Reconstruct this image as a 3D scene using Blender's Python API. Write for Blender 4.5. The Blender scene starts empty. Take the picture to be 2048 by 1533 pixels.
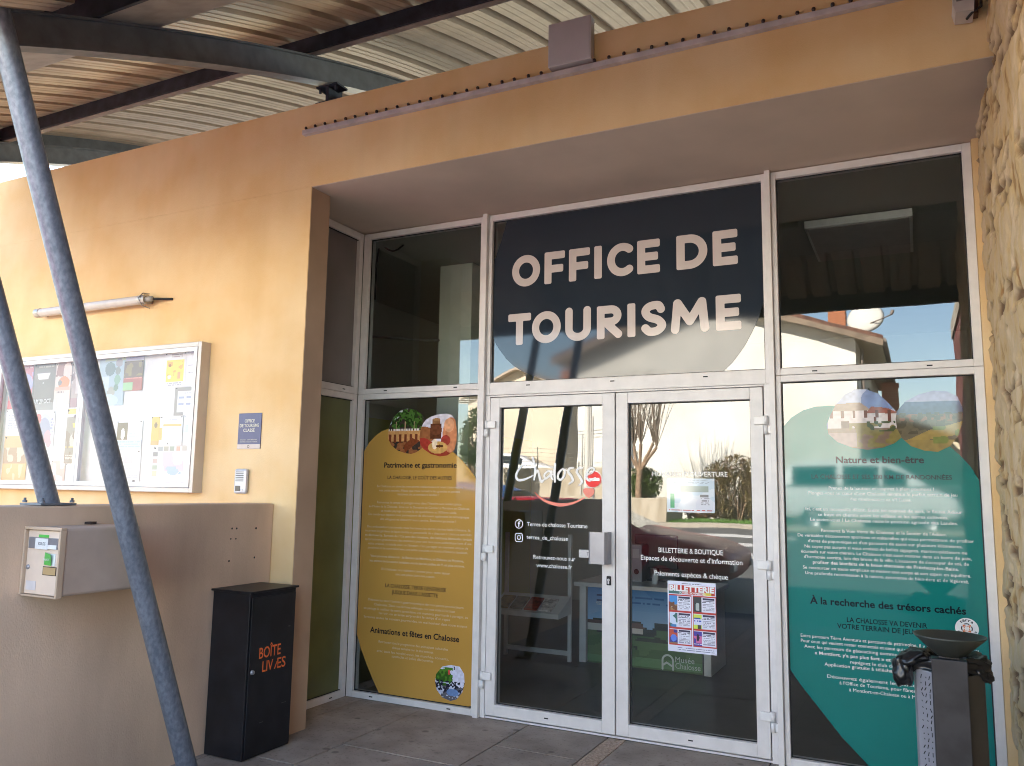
import bpy, bmesh, math, random
import numpy as np
from mathutils import Vector, Matrix, noise as mnoise
random.seed(7)
rng = np.random.default_rng(7)
S = bpy.context.scene
COL = S.collection
R = math.radians

# ------------------------------------------------------------------ camera
cam_d = bpy.data.cameras.new('camera')
cam = bpy.data.objects.new('camera', cam_d)
COL.objects.link(cam)
cam_d.lens = 28.497
cam_d.sensor_width = 36
cam_d.clip_start = 0.05
cam_d.clip_end = 2000
right = Vector((0.89516838, 0.44543643, 0.01612323))
upv = Vector((0.04361442, -0.12353395, 0.99138143))
back = Vector((0.44358917, -0.88675011, -0.13001114))
M4 = Matrix((right, upv, back)).transposed().to_4x4()
M4.translation = Vector((3.758, -4.947, 1.494))
cam.matrix_world = M4
S.camera = cam

# ------------------------------------------------------------------ light
SUN_EL, SUN_AZ = R(31), R(-27)
w = bpy.data.worlds.new('World')
S.world = w
w.use_nodes = True
nt = w.node_tree
bg = nt.nodes['Background']
sky = nt.nodes.new('ShaderNodeTexSky')
sky.sky_type = 'NISHITA'
sky.sun_disc = False
sky.sun_elevation = SUN_EL
sky.sun_rotation = SUN_AZ
sky.air_density = 1.1
sky.dust_density = 0.4
nt.links.new(sky.outputs[0], bg.inputs[0])
bg.inputs[1].default_value = 0.085
sd = bpy.data.lights.new('sun', 'SUN')
sd.energy = 5.0
sd.angle = R(0.5)
sd.color = (1, .93, .82)
so = bpy.data.objects.new('sun', sd)
COL.objects.link(so)
to_sun = Vector((math.sin(SUN_AZ) * math.cos(SUN_EL), math.cos(SUN_AZ) * math.cos(SUN_EL), math.sin(SUN_EL)))
so.rotation_euler = (-to_sun).to_track_quat('-Z', 'Y').to_euler()
S.view_settings.view_transform = 'Standard'
S.view_settings.look = 'None'
S.view_settings.exposure = 3.5
S.cycles.filter_width = 1.0
S.view_settings.gamma = 1

# ------------------------------------------------------------------ colour + material helpers
def lin(*c):
    return tuple(((x / 255) / 12.92 if x <= 10 else (((x / 255) + .055) / 1.055) ** 2.4) for x in c)

MATS = {}
def mat(name, col, rough=.6, metal=0, var=.12, scale=6, bump=0, bscale=60, col2=None, stretch=(1, 1, 1), spec=.5, var2=0, scale2=1.2, thr=(.35, .65), seed=0, drip=0, speck=0):
    """principled with a two scale colour break up and a fine bump"""
    if name in MATS:
        return MATS[name]
    m = bpy.data.materials.new(name)
    MATS[name] = m
    m.use_nodes = True
    t = m.node_tree
    b = t.nodes['Principled BSDF']
    b.inputs['Roughness'].default_value = rough
    b.inputs['Metallic'].default_value = metal
    b.inputs['Specular IOR Level'].default_value = spec
    tc = t.nodes.new('ShaderNodeTexCoord')
    mp = t.nodes.new('ShaderNodeMapping')
    mp.inputs['Scale'].default_value = stretch
    mp.inputs['Location'].default_value = (seed * 3.7, seed * 1.3, seed)
    t.links.new(tc.outputs['Object'], mp.inputs[0])
    def nz(sc, det=5):
        n = t.nodes.new('ShaderNodeTexNoise')
        n.inputs['Scale'].default_value = sc
        n.inputs['Detail'].default_value = det
        t.links.new(mp.outputs[0], n.inputs['Vector'])
        return n
    c2 = col2 or tuple(max(0, x * (1 - 2 * var)) for x in col)
    c1 = col if col2 else tuple(min(1, x * (1 + var)) for x in col)
    r = t.nodes.new('ShaderNodeValToRGB')
    r.color_ramp.elements[0].position, r.color_ramp.elements[1].position = thr
    r.color_ramp.elements[0].color = (*c2, 1)
    r.color_ramp.elements[1].color = (*c1, 1)
    t.links.new(nz(scale).outputs['Fac'], r.inputs[0])
    out = r.outputs[0]
    if var2:
        r2 = t.nodes.new('ShaderNodeValToRGB')
        r2.color_ramp.elements[0].position, r2.color_ramp.elements[1].position = .3, .7
        r2.color_ramp.elements[0].color = (1 - var2,) * 3 + (1,)
        r2.color_ramp.elements[1].color = (1, 1, 1, 1)
        t.links.new(nz(scale2, 3).outputs['Fac'], r2.inputs[0])
        mx = t.nodes.new('ShaderNodeMix')
        mx.data_type = 'RGBA'
        mx.blend_type = 'MULTIPLY'
        mx.inputs[0].default_value = 1
        t.links.new(out, mx.inputs[6])
        t.links.new(r2.outputs[0], mx.inputs[7])
        out = mx.outputs[2]
    def mult(fac_out, lo, hi, dark):
        nonlocal out
        rr = t.nodes.new('ShaderNodeValToRGB')
        rr.color_ramp.elements[0].position, rr.color_ramp.elements[1].position = lo, hi
        rr.color_ramp.elements[0].color = (*dark, 1)
        rr.color_ramp.elements[1].color = (1, 1, 1, 1)
        t.links.new(fac_out, rr.inputs[0])
        m_ = t.nodes.new('ShaderNodeMix'); m_.data_type = 'RGBA'; m_.blend_type = 'MULTIPLY'; m_.inputs[0].default_value = 1
        t.links.new(out, m_.inputs[6]); t.links.new(rr.outputs[0], m_.inputs[7]); out = m_.outputs[2]
    if drip:     # rain streaks: noise drawn out downwards
        mp3 = t.nodes.new('ShaderNodeMapping'); mp3.inputs['Scale'].default_value = (7, 7, .55)
        t.links.new(tc.outputs['Object'], mp3.inputs[0])
        n3 = t.nodes.new('ShaderNodeTexNoise'); n3.inputs['Scale'].default_value = 1; n3.inputs['Detail'].default_value = 6
        t.links.new(mp3.outputs[0], n3.inputs['Vector'])
        mult(n3.outputs['Fac'], .36, .56, (1 - drip, 1 - drip * 1.05, 1 - drip * 1.1))
    if speck:    # gum spots, chips and pits
        v3 = t.nodes.new('ShaderNodeTexVoronoi'); v3.inputs['Scale'].default_value = speck; v3.inputs['Randomness'].default_value = 1
        t.links.new(tc.outputs['Object'], v3.inputs['Vector'])
        mult(v3.outputs['Distance'], .07, .12, (.55, .53, .52))
        mult(nz(speck * 9, 2).outputs['Fac'], .30, .42, (.72, .70, .68))
    t.links.new(out, b.inputs['Base Color'])
    if bump:
        bn = t.nodes.new('ShaderNodeBump')
        bn.inputs['Strength'].default_value = bump
        bn.inputs['Distance'].default_value = .01
        t.links.new(nz(bscale, 4).outputs['Fac'], bn.inputs['Height'])
        t.links.new(bn.outputs[0], b.inputs['Normal'])
    return m

def flat(name, col, rough=.5, metal=0, spec=.5):
    return mat(name, col, rough, metal, var=.03, scale=14, spec=spec)

def print_mat(name, rough=.35, spec=.5):
    """ink of a printed sheet: colour comes from the picture's own mesh colours"""
    if name in MATS:
        return MATS[name]
    m = bpy.data.materials.new(name)
    MATS[name] = m
    m.use_nodes = True
    t = m.node_tree
    b = t.nodes['Principled BSDF']
    b.inputs['Roughness'].default_value = rough
    b.inputs['Specular IOR Level'].default_value = spec
    a = t.nodes.new('ShaderNodeAttribute')
    a.attribute_name = 'ink'
    t.links.new(a.outputs['Color'], b.inputs['Base Color'])
    return m

def glass_mat(name, gain=3.0, tint=(.9, .93, .92), ior=1.5, wav=.0):
    if name in MATS:
        return MATS[name]
    m = bpy.data.materials.new(name)
    MATS[name] = m
    m.use_nodes = True
    t = m.node_tree
    t.nodes.clear()
    o = t.nodes.new('ShaderNodeOutputMaterial')
    mx = t.nodes.new('ShaderNodeMixShader')
    tr = t.nodes.new('ShaderNodeBsdfTransparent')
    tr.inputs[0].default_value = (*tint, 1)
    gl = t.nodes.new('ShaderNodeBsdfGlossy')
    gl.inputs['Roughness'].default_value = 0
    fr = t.nodes.new('ShaderNodeFresnel')
    fr.inputs[0].default_value = ior
    mu = t.nodes.new('ShaderNodeMath')
    mu.operation = 'MULTIPLY'
    mu.use_clamp = True
    mu.inputs[1].default_value = gain
    t.links.new(fr.outputs[0], mu.inputs[0])
    t.links.new(mu.outputs[0], mx.inputs[0])
    t.links.new(tr.outputs[0], mx.inputs[1])
    t.links.new(gl.outputs[0], mx.inputs[2])
    t.links.new(mx.outputs[0], o.inputs[0])
    if wav:
        tc = t.nodes.new('ShaderNodeTexCoord')
        n = t.nodes.new('ShaderNodeTexNoise')
        n.inputs['Scale'].default_value = 2.2
        n.inputs['Detail'].default_value = 1
        bn = t.nodes.new('ShaderNodeBump')
        bn.inputs['Strength'].default_value = wav
        bn.inputs['Distance'].default_value = .02
        t.links.new(tc.outputs['Object'], n.inputs['Vector'])
        t.links.new(n.outputs['Fac'], bn.inputs['Height'])
        t.links.new(bn.outputs[0], gl.inputs['Normal'])
        t.links.new(bn.outputs[0], fr.inputs['Normal'])
    return m

# ------------------------------------------------------------------ mesh helpers
class MB:
    def __init__(s):
        s.v = []; s.f = []; s.mi = []; s.sm = []
    def poly(s, pts, mi=0, sm=False):
        n = len(s.v)
        s.v += [tuple(p) for p in pts]
        s.f.append(tuple(range(n, n + len(pts)))); s.mi.append(mi); s.sm.append(sm)
    def raw(s, vs, fs, mi=0, sm=False):
        n = len(s.v)
        s.v += [tuple(p) for p in vs]
        for f in fs:
            s.f.append(tuple(n + i for i in f)); s.mi.append(mi); s.sm.append(sm)
    def box(s, a, b, mi=0, c=0.0):
        x0, y0, z0 = (min(a[i], b[i]) for i in range(3)); x1, y1, z1 = (max(a[i], b[i]) for i in range(3))
        c = min(c, (x1 - x0) * .45, (y1 - y0) * .45, (z1 - z0) * .45)
        if c <= 0:
            v = [(x, y, z) for z in (z0, z1) for y in (y0, y1) for x in (x0, x1)]
            s.raw(v, [(0, 2, 3, 1), (4, 5, 7, 6), (0, 1, 5, 4), (2, 6, 7, 3), (0, 4, 6, 2), (1, 3, 7, 5)], mi)
            return
        bm = bmesh.new()
        bmesh.ops.create_cube(bm, size=1)
        for v in bm.verts:
            v.co = ((x0 + x1) / 2 + v.co.x * (x1 - x0), (y0 + y1) / 2 + v.co.y * (y1 - y0), (z0 + z1) / 2 + v.co.z * (z1 - z0))
        bmesh.ops.bevel(bm, geom=bm.edges[:], offset=c, segments=2, profile=.5, affect='EDGES')
        bm.verts.index_update()
        s.raw([v.co[:] for v in bm.verts], [[v.index for v in f.verts] for f in bm.faces], mi)
        bm.free()
    def tube(s, pts, rad, n=10, mi=0, cap=True, sm=True):
        pts = [Vector(p) for p in pts]
        rs = rad if hasattr(rad, '__len__') else [rad] * len(pts)
        rings = []
        up = None
        for i, p in enumerate(pts):
            d = (pts[min(i + 1, len(pts) - 1)] - pts[max(i - 1, 0)]).normalized()
            if up is None:
                up = Vector((0, 0, 1)) if abs(d.z) < .9 else Vector((1, 0, 0))
            a = d.cross(up).normalized(); b2 = a.cross(d).normalized(); up = b2
            rings.append([p + (a * math.cos(k * 2 * math.pi / n) + b2 * math.sin(k * 2 * math.pi / n)) * rs[i] for k in range(n)])
        base = len(s.v)
        for rg in rings:
            s.v += [tuple(q) for q in rg]
        for i in range(len(pts) - 1):
            for k in range(n):
                k2 = (k + 1) % n
                s.f.append((base + i * n + k, base + i * n + k2, base + (i + 1) * n + k2, base + (i + 1) * n + k)); s.mi.append(mi); s.sm.append(sm)
        if cap:
            s.poly([tuple(q) for q in rings[0]][::-1], mi); s.poly([tuple(q) for q in rings[-1]], mi)
    def lathe(s, c, prof, n=24, mi=0, axis='z'):
        base = len(s.v)
        for r, h in prof:
            for k in range(n):
                a = k * 2 * math.pi / n
                p = (r * math.cos(a), r * math.sin(a), h)
                if axis == 'y': p = (p[0], p[2], p[1])
                if axis == 'x': p = (p[2], p[0], p[1])
                s.v.append((c[0] + p[0], c[1] + p[1], c[2] + p[2]))
        for i in range(len(prof) - 1):
            for k in range(n):
                k2 = (k + 1) % n
                s.f.append((base + i * n + k, base + i * n + k2, base + (i + 1) * n + k2, base + (i + 1) * n + k)); s.mi.append(mi); s.sm.append(True)
    def prism(s, pts, d, mi=0):
        """pts: closed 3d outline, d: extrusion vector"""
        n = len(pts); d = Vector(d)
        top = [tuple(Vector(p) + d) for p in pts]
        b0 = len(s.v)
        s.v += [tuple(p) for p in pts] + top
        s.f.append(tuple(b0 + i for i in range(n))[::-1]); s.f.append(tuple(b0 + n + i for i in range(n)))
        s.mi += [mi, mi]; s.sm += [False, False]
        for i in range(n):
            j = (i + 1) % n
            s.f.append((b0 + i, b0 + j, b0 + n + j, b0 + n + i)); s.mi.append(mi); s.sm.append(False)
    def build(s, name, mats, parent=None, fix=True):
        me = bpy.data.meshes.new(name)
        me.from_pydata(s.v, [], s.f)
        if not isinstance(mats, (list, tuple)): mats = [mats]
        for m in mats: me.materials.append(m)
        me.polygons.foreach_set('material_index', s.mi)
        me.polygons.foreach_set('use_smooth', s.sm)
        me.update()
        if fix:
            bm = bmesh.new(); bm.from_mesh(me)
            bmesh.ops.recalc_face_normals(bm, faces=bm.faces[:])
            bm.to_mesh(me); bm.free()
        o = bpy.data.objects.new(name, me)
        COL.objects.link(o)
        if parent: put(o, parent)
        return o

def put(o, parent):
    o.parent = parent
    o.matrix_parent_inverse = Matrix.Translation(parent_loc(parent)).inverted()
def parent_loc(p):
    return Vector(p.location) if p.parent is None else Vector()

def thing(name, label, cat, loc=(0, 0, 0), group=None):
    o = bpy.data.objects.new(name, None)
    o.empty_display_size = .1
    COL.objects.link(o)
    o.location = loc
    o['label'] = label; o['category'] = cat
    if group: o['group'] = group
    return o
def tag(o, label, cat, group=None):
    o['label'] = label; o['category'] = cat
    if group: o['group'] = group
    return o
def structure(o):
    o['kind'] = 'structure'
    return o

# ------------------------------------------------------------------ text, letters, pictures
def text_raw(body, bold=0.0, space=1.0):
    cu = bpy.data.curves.new('t', 'FONT')
    cu.body = body; cu.size = 1; cu.offset = bold; cu.resolution_u = 3
    cu.align_x = 'LEFT'; cu.space_character = space
    cu.fill_mode = 'FRONT'
    o = bpy.data.objects.new('t', cu)
    COL.objects.link(o)
    dg = bpy.context.evaluated_depsgraph_get()
    me = bpy.data.meshes.new_from_object(o.evaluated_get(dg))
    vs = [v.co.copy() for v in me.vertices]; fs = [tuple(p.vertices) for p in me.polygons]
    bpy.data.objects.remove(o); bpy.data.curves.remove(cu); bpy.data.meshes.remove(me)
    return vs, fs
CAP = None
def text(mb, body, xc, z, width, y, mi=0, bold=0.0, cap=None, plane='xz', xleft=None, rot=0):
    """writes one line: centred at xc on baseline z, stretched to width; cap = capital height"""
    global CAP
    if CAP is None:
        vs, _ = text_raw('H'); CAP = max(v.y for v in vs)
    vs, fs = text_raw(body, bold)
    if not vs: return
    x0 = min(v.x for v in vs); x1 = max(v.x for v in vs)
    k = width / (x1 - x0)
    kz = cap / CAP if cap else k
    out = []
    for v in vs:
        a = (v.x - (x0 + x1) / 2) * k; b = v.y * kz
        if rot:
            a, b = a * math.cos(rot) - b * math.sin(rot), a * math.sin(rot) + b * math.cos(rot)
        if plane == 'xz': out.append((xc + a, y, z + b))
        elif plane == 'yz': out.append((y, xc + a, z + b))
        elif plane == '-xz': out.append((xc - a, y, z + b))
    mb.raw(out, fs, mi)

def sdf_mesh(mb, fn, x0, x1, z0, z1, res, y, mi=0):
    """fills the region fn<0 on the plane y with cells clipped along the outline (fn works in plane coordinates)"""
    nx = int(math.ceil((x1 - x0) / res)); nz = int(math.ceil((z1 - z0) / res))
    X = x0 + np.arange(nx + 1) * res; Z = z0 + np.arange(nz + 1) * res
    D = fn(*np.meshgrid(X, Z))
    for j in range(nz):
        run = None
        for i in range(nx):
            d = (D[j, i], D[j, i + 1], D[j + 1, i + 1], D[j + 1, i])
            inside = [q < 0 for q in d]
            if all(inside):
                if run is None: run = i
                continue
            if run is not None:
                mb.poly([(X[run], y, Z[j]), (X[i], y, Z[j]), (X[i], y, Z[j + 1]), (X[run], y, Z[j + 1])], mi); run = None
            if not any(inside): continue
            c = ((X[i], Z[j]), (X[i + 1], Z[j]), (X[i + 1], Z[j + 1]), (X[i], Z[j + 1]))
            pts = []
            for k in range(4):
                k2 = (k + 1) % 4
                if inside[k]: pts.append((c[k][0], y, c[k][1]))
                if inside[k] != inside[k2]:
                    t = d[k] / (d[k] - d[k2])
                    pts.append((c[k][0] + (c[k2][0] - c[k][0]) * t, y, c[k][1] + (c[k2][1] - c[k][1]) * t))
            if len(pts) > 2: mb.poly(pts, mi)
        if run is not None:
            mb.poly([(X[run], y, Z[j]), (X[nx], y, Z[j]), (X[nx], y, Z[j + 1]), (X[run], y, Z[j + 1])], mi)
def sd_bar(X, Z, p, q, hw, rho=.011):
    dx, dz = q[0] - p[0], q[1] - p[1]; L = math.hypot(dx, dz); dx /= L; dz /= L
    cx, cz = (p[0] + q[0]) / 2, (p[1] + q[1]) / 2
    u = abs((X - cx) * dx + (Z - cz) * dz) - (L / 2 - rho); v = abs(-(X - cx) * dz + (Z - cz) * dx) - (hw - rho)
    return np.hypot(np.maximum(u, 0), np.maximum(v, 0)) + np.minimum(np.maximum(u, v), 0) - rho
def sd_path(X, Z, pts, rad):
    D = np.full(X.shape, 9.0)
    for i in range(len(pts) - 1):
        p, q = pts[i], pts[i + 1]
        r0, r1 = (rad[i], rad[i + 1]) if hasattr(rad, '__len__') else (rad, rad)
        dx, dz = q[0] - p[0], q[1] - p[1]; L2 = dx * dx + dz * dz + 1e-12
        t = np.clip(((X - p[0]) * dx + (Z - p[1]) * dz) / L2, 0, 1)
        D = np.minimum(D, np.hypot(X - p[0] - t * dx, Z - p[1] - t * dz) - (r0 + (r1 - r0) * t))
    return D
def smooth_path(pts, k=6):
    """Catmull-Rom through pts"""
    P = [np.array(p, float) for p in pts]; P = [2 * P[0] - P[1]] + P + [2 * P[-1] - P[-2]]
    o = []
    for i in range(1, len(P) - 2):
        for j in range(k):
            t = j / k
            o.append(tuple(.5 * ((2 * P[i]) + (-P[i - 1] + P[i + 1]) * t + (2 * P[i - 1] - 5 * P[i] + 4 * P[i + 1] - P[i + 2]) * t * t + (-P[i - 1] + 3 * P[i] - 3 * P[i + 1] + P[i + 2]) * t ** 3)))
    o.append(tuple(P[-2]))
    return o
def arc(cx, cz, rx, rz, a0, a1, n=22):
    return [(cx + rx * math.cos(R(a0 + (a1 - a0) * i / n)), cz + rz * math.sin(R(a0 + (a1 - a0) * i / n))) for i in range(n + 1)]

def vnoise(U, V, sc, seed=0):
    g = np.random.default_rng(seed).random((64, 64))
    x = (U * sc) % 63; y = (V * sc) % 63
    i = x.astype(int); j = y.astype(int); fx = x - i; fy = y - j
    fx = fx * fx * (3 - 2 * fx); fy = fy * fy * (3 - 2 * fy)
    a = g[j, i] * (1 - fx) + g[j, i + 1] * fx; b = g[j + 1, i] * (1 - fx) + g[j + 1, i + 1] * fx
    return a * (1 - fy) + b * fy
def paint(U, V, layers):
    C = np.ones(U.shape + (3,)) * .75
    for n, l in enumerate(layers):
        k = l[0]
        if k == 'r':                     # rect
            m = (U >= l[1]) & (V >= l[2]) & (U < l[3]) & (V < l[4]); C[m] = lin(*l[5])
        elif k == 'e':                   # ellipse
            m = ((U - l[1]) / l[3]) ** 2 + ((V - l[2]) / l[4]) ** 2 < 1; C[m] = lin(*l[5])
        elif k == 'n':                   # noise patches in rect, above threshold
            m = (U >= l[1]) & (V >= l[2]) & (U < l[3]) & (V < l[4]) & (vnoise(U, V, l[5], n + 3) > l[6]); C[m] = lin(*l[7])
        elif k == 'g':                   # vertical blend between two ink colours
            t = np.clip((V - l[2]) / (l[4] - l[2]), 0, 1)[..., None]
            m = (U >= l[1]) & (V >= l[2]) & (U < l[3]) & (V < l[4])
            c = np.array(lin(*l[5])) * (1 - t) + np.array(lin(*l[6])) * t; C[m] = c[m]
        elif k == 't':                   # lines of small print
            x0, y0, x1, y1, cnt, c = l[1:7]
            f = (V - y0) / (y1 - y0) * cnt
            m = (U >= x0) & (U < x1) & (V >= y0) & (V < y1) & ((f % 1) > .5) & (vnoise(U * 3, np.floor(f) * 7.3, 20, n) > .3); C[m] = lin(*c)
        elif k == 'p':                   # triangle strip roof etc: convex polygon
            m = np.ones(U.shape, bool); P = l[1]
            for i in range(len(P)):
                a, b = P[i], P[(i + 1) % len(P)]
                m &= ((b[0] - a[0]) * (V - a[1]) - (b[1] - a[1]) * (U - a[0])) >= 0
            C[m] = lin(*l[2])
        elif k == 'v':                   # overall grain
            C *= (1 + (vnoise(U, V, l[1], n + 11) - .5) * l[2])[..., None]
    return np.clip(C, 0, 1)
def picture(name, x0, x1, z0, z1, y, layers, parent=None, nx=30, nz=40, outline=None, m=None, axis='xz', curl=0):
    """printed sheet: a grid of ink cells, clipped to a convex outline if given"""
    vs, fs, cols = [], [], []
    dx, dz = (x1 - x0) / nx, (z1 - z0) / nz
    U, V = np.meshgrid((np.arange(nx) + .5) / nx, (np.arange(nz) + .5) / nz)
    C = paint(U, V, layers)
    def clip(poly):
        n = len(outline)
        ar = sum(outline[i][0] * outline[(i + 1) % n][1] - outline[(i + 1) % n][0] * outline[i][1] for i in range(n))
        sg = 1 if ar > 0 else -1
        for i in range(n):
            a, b = outline[i], outline[(i + 1) % n]
            sd = [sg * ((b[0] - a[0]) * (p[1] - a[1]) - (b[1] - a[1]) * (p[0] - a[0])) for p in poly]
            out = []
            for k in range(len(poly)):
                k2 = (k + 1) % len(poly)
                if sd[k] >= 0: out.append(poly[k])
                if (sd[k] >= 0) != (sd[k2] >= 0):
                    t = sd[k] / (sd[k] - sd[k2]); out.append((poly[k][0] + (poly[k2][0] - poly[k][0]) * t, poly[k][1] + (poly[k2][1] - poly[k][1]) * t))
            poly = out
            if len(poly) < 3: return None
        return poly
    for j in range(nz):
        for i in range(nx):
            q = [(x0 + i * dx, z0 + j * dz), (x0 + (i + 1) * dx, z0 + j * dz), (x0 + (i + 1) * dx, z0 + (j + 1) * dz), (x0 + i * dx, z0 + (j + 1) * dz)]
            if outline:
                q = clip(q)
                if not q: continue
            b = len(vs)
            for a, z in q:
                yy = y - curl * (((a - x0) / (x1 - x0) - .5) ** 2 + .3 * ((z - z0) / (z1 - z0)) ** 4)
                vs.append((a, yy, z) if axis == 'xz' else (y, a, z))
            fs.append(tuple(range(b, b + len(q)))); cols.append((C[j, i], len(q)))
    me = bpy.data.meshes.new(name)
    me.from_pydata(vs, [], fs)
    at = me.color_attributes.new('ink', 'FLOAT_COLOR', 'CORNER')
    arr = np.concatenate([np.tile(np.append(c, 1.0), (n, 1)) for c, n in cols]).astype('f')
    at.data.foreach_set('color', arr.ravel())
    me.materials.append(m or print_mat('printed_ink'))
    me.update()
    o = bpy.data.objects.new(name, me)
    COL.objects.link(o)
    if parent: put(o, parent)
    return o

# ------------------------------------------------------------------ materials
m_facade = mat('ochre_render', (.81, .60, .345), .92, scale=2.4, col2=(.74, .485, .225), thr=(.3, .7), bump=.14, bscale=190, var2=.13, scale2=.8, drip=.03)
m_soffit = mat('soffit_paint', (.66, .53, .43), .9, var=.05, scale=1.6, bump=.05, bscale=120, var2=.06)
m_beige = mat('beige_render', (.67, .485, .355), .92, var=.07, scale=2.5, bump=.16, bscale=170, var2=.24, scale2=1.3, stretch=(1, 1, .55), drip=.06)
m_alu = flat('powder_coated_aluminium', (.72, .69, .68), .38)
m_dark = flat('black_gap', (.012, .012, .014), .6)
m_steelpl = flat('satin_steel', (.34, .34, .37), .38, .5)
m_chrome = flat('hinge_metal', (.78, .77, .77), .3)
m_glass = glass_mat('pane_glass', wav=.035)
m_galv = mat('galvanised_steel', (.25, .28, .34), .40, .4, scale=60, col2=(.15, .175, .225), thr=(.36, .70), bump=.05, bscale=60, var2=.18, scale2=5, stretch=(1, 1, .6))
m_beam = mat('grey_beam_paint', (.15, .16, .18), .55, .2, var=.1, scale=12, var2=.15, scale2=2, bump=.03)
m_purlin = mat('dark_purlin_steel', (.036, .041, .058), .6, .2, var=.2, scale=14)
m_flange = mat('flange_steel', (.30, .27, .25), .6, .1, var=.1, scale=10)
m_deck = mat('beige_roof_sheet', (.45, .345, .255), .6, .0, var=.06, scale=5, var2=.12, scale2=2)

# ------------------------------------------------------------------ setting: ground, road, paving
def ground_z(y):
    if y > -7.5: return -.012
    if y > -14.5: return -.012 + .56 * (-7.5 - y) / 7
    return .548
def sheet(name, xs, ys, zf, m):
    mb = MB()
    for i in range(len(xs) - 1):
        for j in range(len(ys) - 1):
            mb.poly([(xs[i], ys[j], zf(ys[j])), (xs[i + 1], ys[j], zf(ys[j])), (xs[i + 1], ys[j + 1], zf(ys[j + 1])), (xs[i], ys[j + 1], zf(ys[j + 1]))])
    o = mb.build(name, m, fix=False)
    for p in o.data.polygons:
        pass
    return structure(o)
m_ground = mat('dry_earth', (.20, .17, .11), .95, var=.2, scale=1.5, bump=.2)
m_asphalt = mat('asphalt', (.13, .125, .12), .9, var=.15, scale=30, bump=.2, bscale=200, var2=.12, scale2=.5)
sheet('ground', [-600, 600], [-600, -60, -14.5, -7.5, 600], lambda y: ground_z(y) - .03, m_ground)
sheet('road', [-60, 60], [-17.2, -14.5, -7.5, -5.2], ground_z, m_asphalt)
# paving: concrete slabs with joints
m_pave = mat('paving_concrete', (.46, .39, .335), .85, scale=5, col2=(.30, .25, .215), thr=(.3, .72), bump=.2, bscale=90, var2=.30, scale2=1.1, speck=4.5)
mb = MB()
xj = [-6, -4.95, -4.1, -3.25, -2.4, -1.55, -.7, .15, .668, 1.455, 1.99, 2.105, 2.95, 3.8, 4.65, 5.5, 7]
yj = [-5.2, -4.3, -3.45, -2.6, -1.75, -.92, -.02]
for i in range(len(xj) - 1):
    if abs(xj[i] - 1.99) < .01: continue
    off = .42 if i % 2 else 0
    ys = sorted([-5.2] + [y + off for y in yj if -5.2 < y + off < -.02] + [-.02])
    for j in range(len(ys) - 1):
        g = .004
        dz = random.uniform(-.0015, .0015)
        mb.box((xj[i] + g, ys[j] + g, -.05), (xj[i + 1] - g, ys[j + 1] - g, dz - .001), 0, .0015)
pv = structure(mb.build('paving', m_pave))
mb = MB()
mb.box((-6, -5.2, -.06), (7, -.02, -.009))
structure(mb.build('paving_bed', mat('joint_mortar', (.10, .09, .085), .95, var=.2, scale=20)))
m_peb = bpy.data.materials.new('pebble_strip'); m_peb.use_nodes = True
t = m_peb.node_tree; b = t.nodes['Principled BSDF']; b.inputs['Roughness'].default_value = .8
vo = t.nodes.new('ShaderNodeTexVoronoi'); vo.inputs['Scale'].default_value = 75
tc = t.nodes.new('ShaderNodeTexCoord'); t.links.new(tc.outputs['Object'], vo.inputs['Vector'])
rp = t.nodes.new('ShaderNodeValToRGB'); rp.color_ramp.elements[0].color = (.66, .51, .40, 1); rp.color_ramp.elements[1].color = (.36, .27, .21, 1); rp.color_ramp.elements[1].position = .75
t.links.new(vo.outputs['Distance'], rp.inputs[0]); t.links.new(rp.outputs[0], b.inputs['Base Color'])
bn = t.nodes.new('ShaderNodeBump'); bn.inputs['Strength'].default_value = .8; bn.inputs['Distance'].default_value = .01; bn.invert = True
t.links.new(vo.outputs['Distance'], bn.inputs['Height']); t.links.new(bn.outputs[0], b.inputs['Normal'])
mb = MB(); mb.box((1.994, -5.2, -.05), (2.101, -.02, -.003))
structure(mb.build('pebble_strip', m_peb))
m_line = mat('road_paint', (.62, .60, .58), .7, var=.1, scale=9)
mb = MB()
for k in range(3):
    y0 = -11.2 - k * 1.3
    mb.poly([(-1.2, y0, ground_z(y0) + .004), (1.3, y0, ground_z(y0) + .004), (1.3, y0 - .45, ground_z(y0 - .45) + .004), (-1.2, y0 - .45, ground_z(y0 - .45) + .004)])
structure(mb.build('road_marking', m_line))
mb = MB(); mb.box((-30, -17.9, .3), (30, -17.2, .66), 0, .01)
structure(mb.build('pavement', mat('kerb_concrete', (.42, .37, .30), .9, var=.1, scale=8, bump=.1)))

# ------------------------------------------------------------------ tourist office
YF, YB, ZS, ZP = -.981, -.795, 3.44, 4.012
office = thing('tourist_office', 'ochre rendered tourist office with a recessed glazed entrance under a metal canopy', 'building')
mb = MB()
mb.box((-5.6, YF, -.05), (.284, YB, ZS - .001), 0, 0)
mb.box((-5.6, YF, ZS), (4.6, YB, ZP), 0, 0)
mb.box((-5.6, YB, ZS + .10), (-5.4, 6, ZP))
mb.box((-5.6, YB, 0), (-5.4, 6, ZS + .10))
mb.box((4.4, .1, 0), (4.6, 6, ZP))
mb.box((-5.6, 5.8, 0), (4.6, 6, 2.68)); mb.box((-5.6, 5.8, 3.08), (4.6, 6, ZP))  # rear wall split by an added slot that lets daylight in
mb.build('facade_wall', m_facade, office)
mb = MB(); mb.box((-5.4, YB, ZS + .001), (4.6, .06, ZS + .1)); mb.box((.284, YF + .003, ZS - .004), (4.6, YB + .01, ZS - .0005)); mb.box((.284, YB + .01, ZS - .004), (4.6, .0, ZS + .001)); mb.build('soffit', m_soffit, office)
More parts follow.
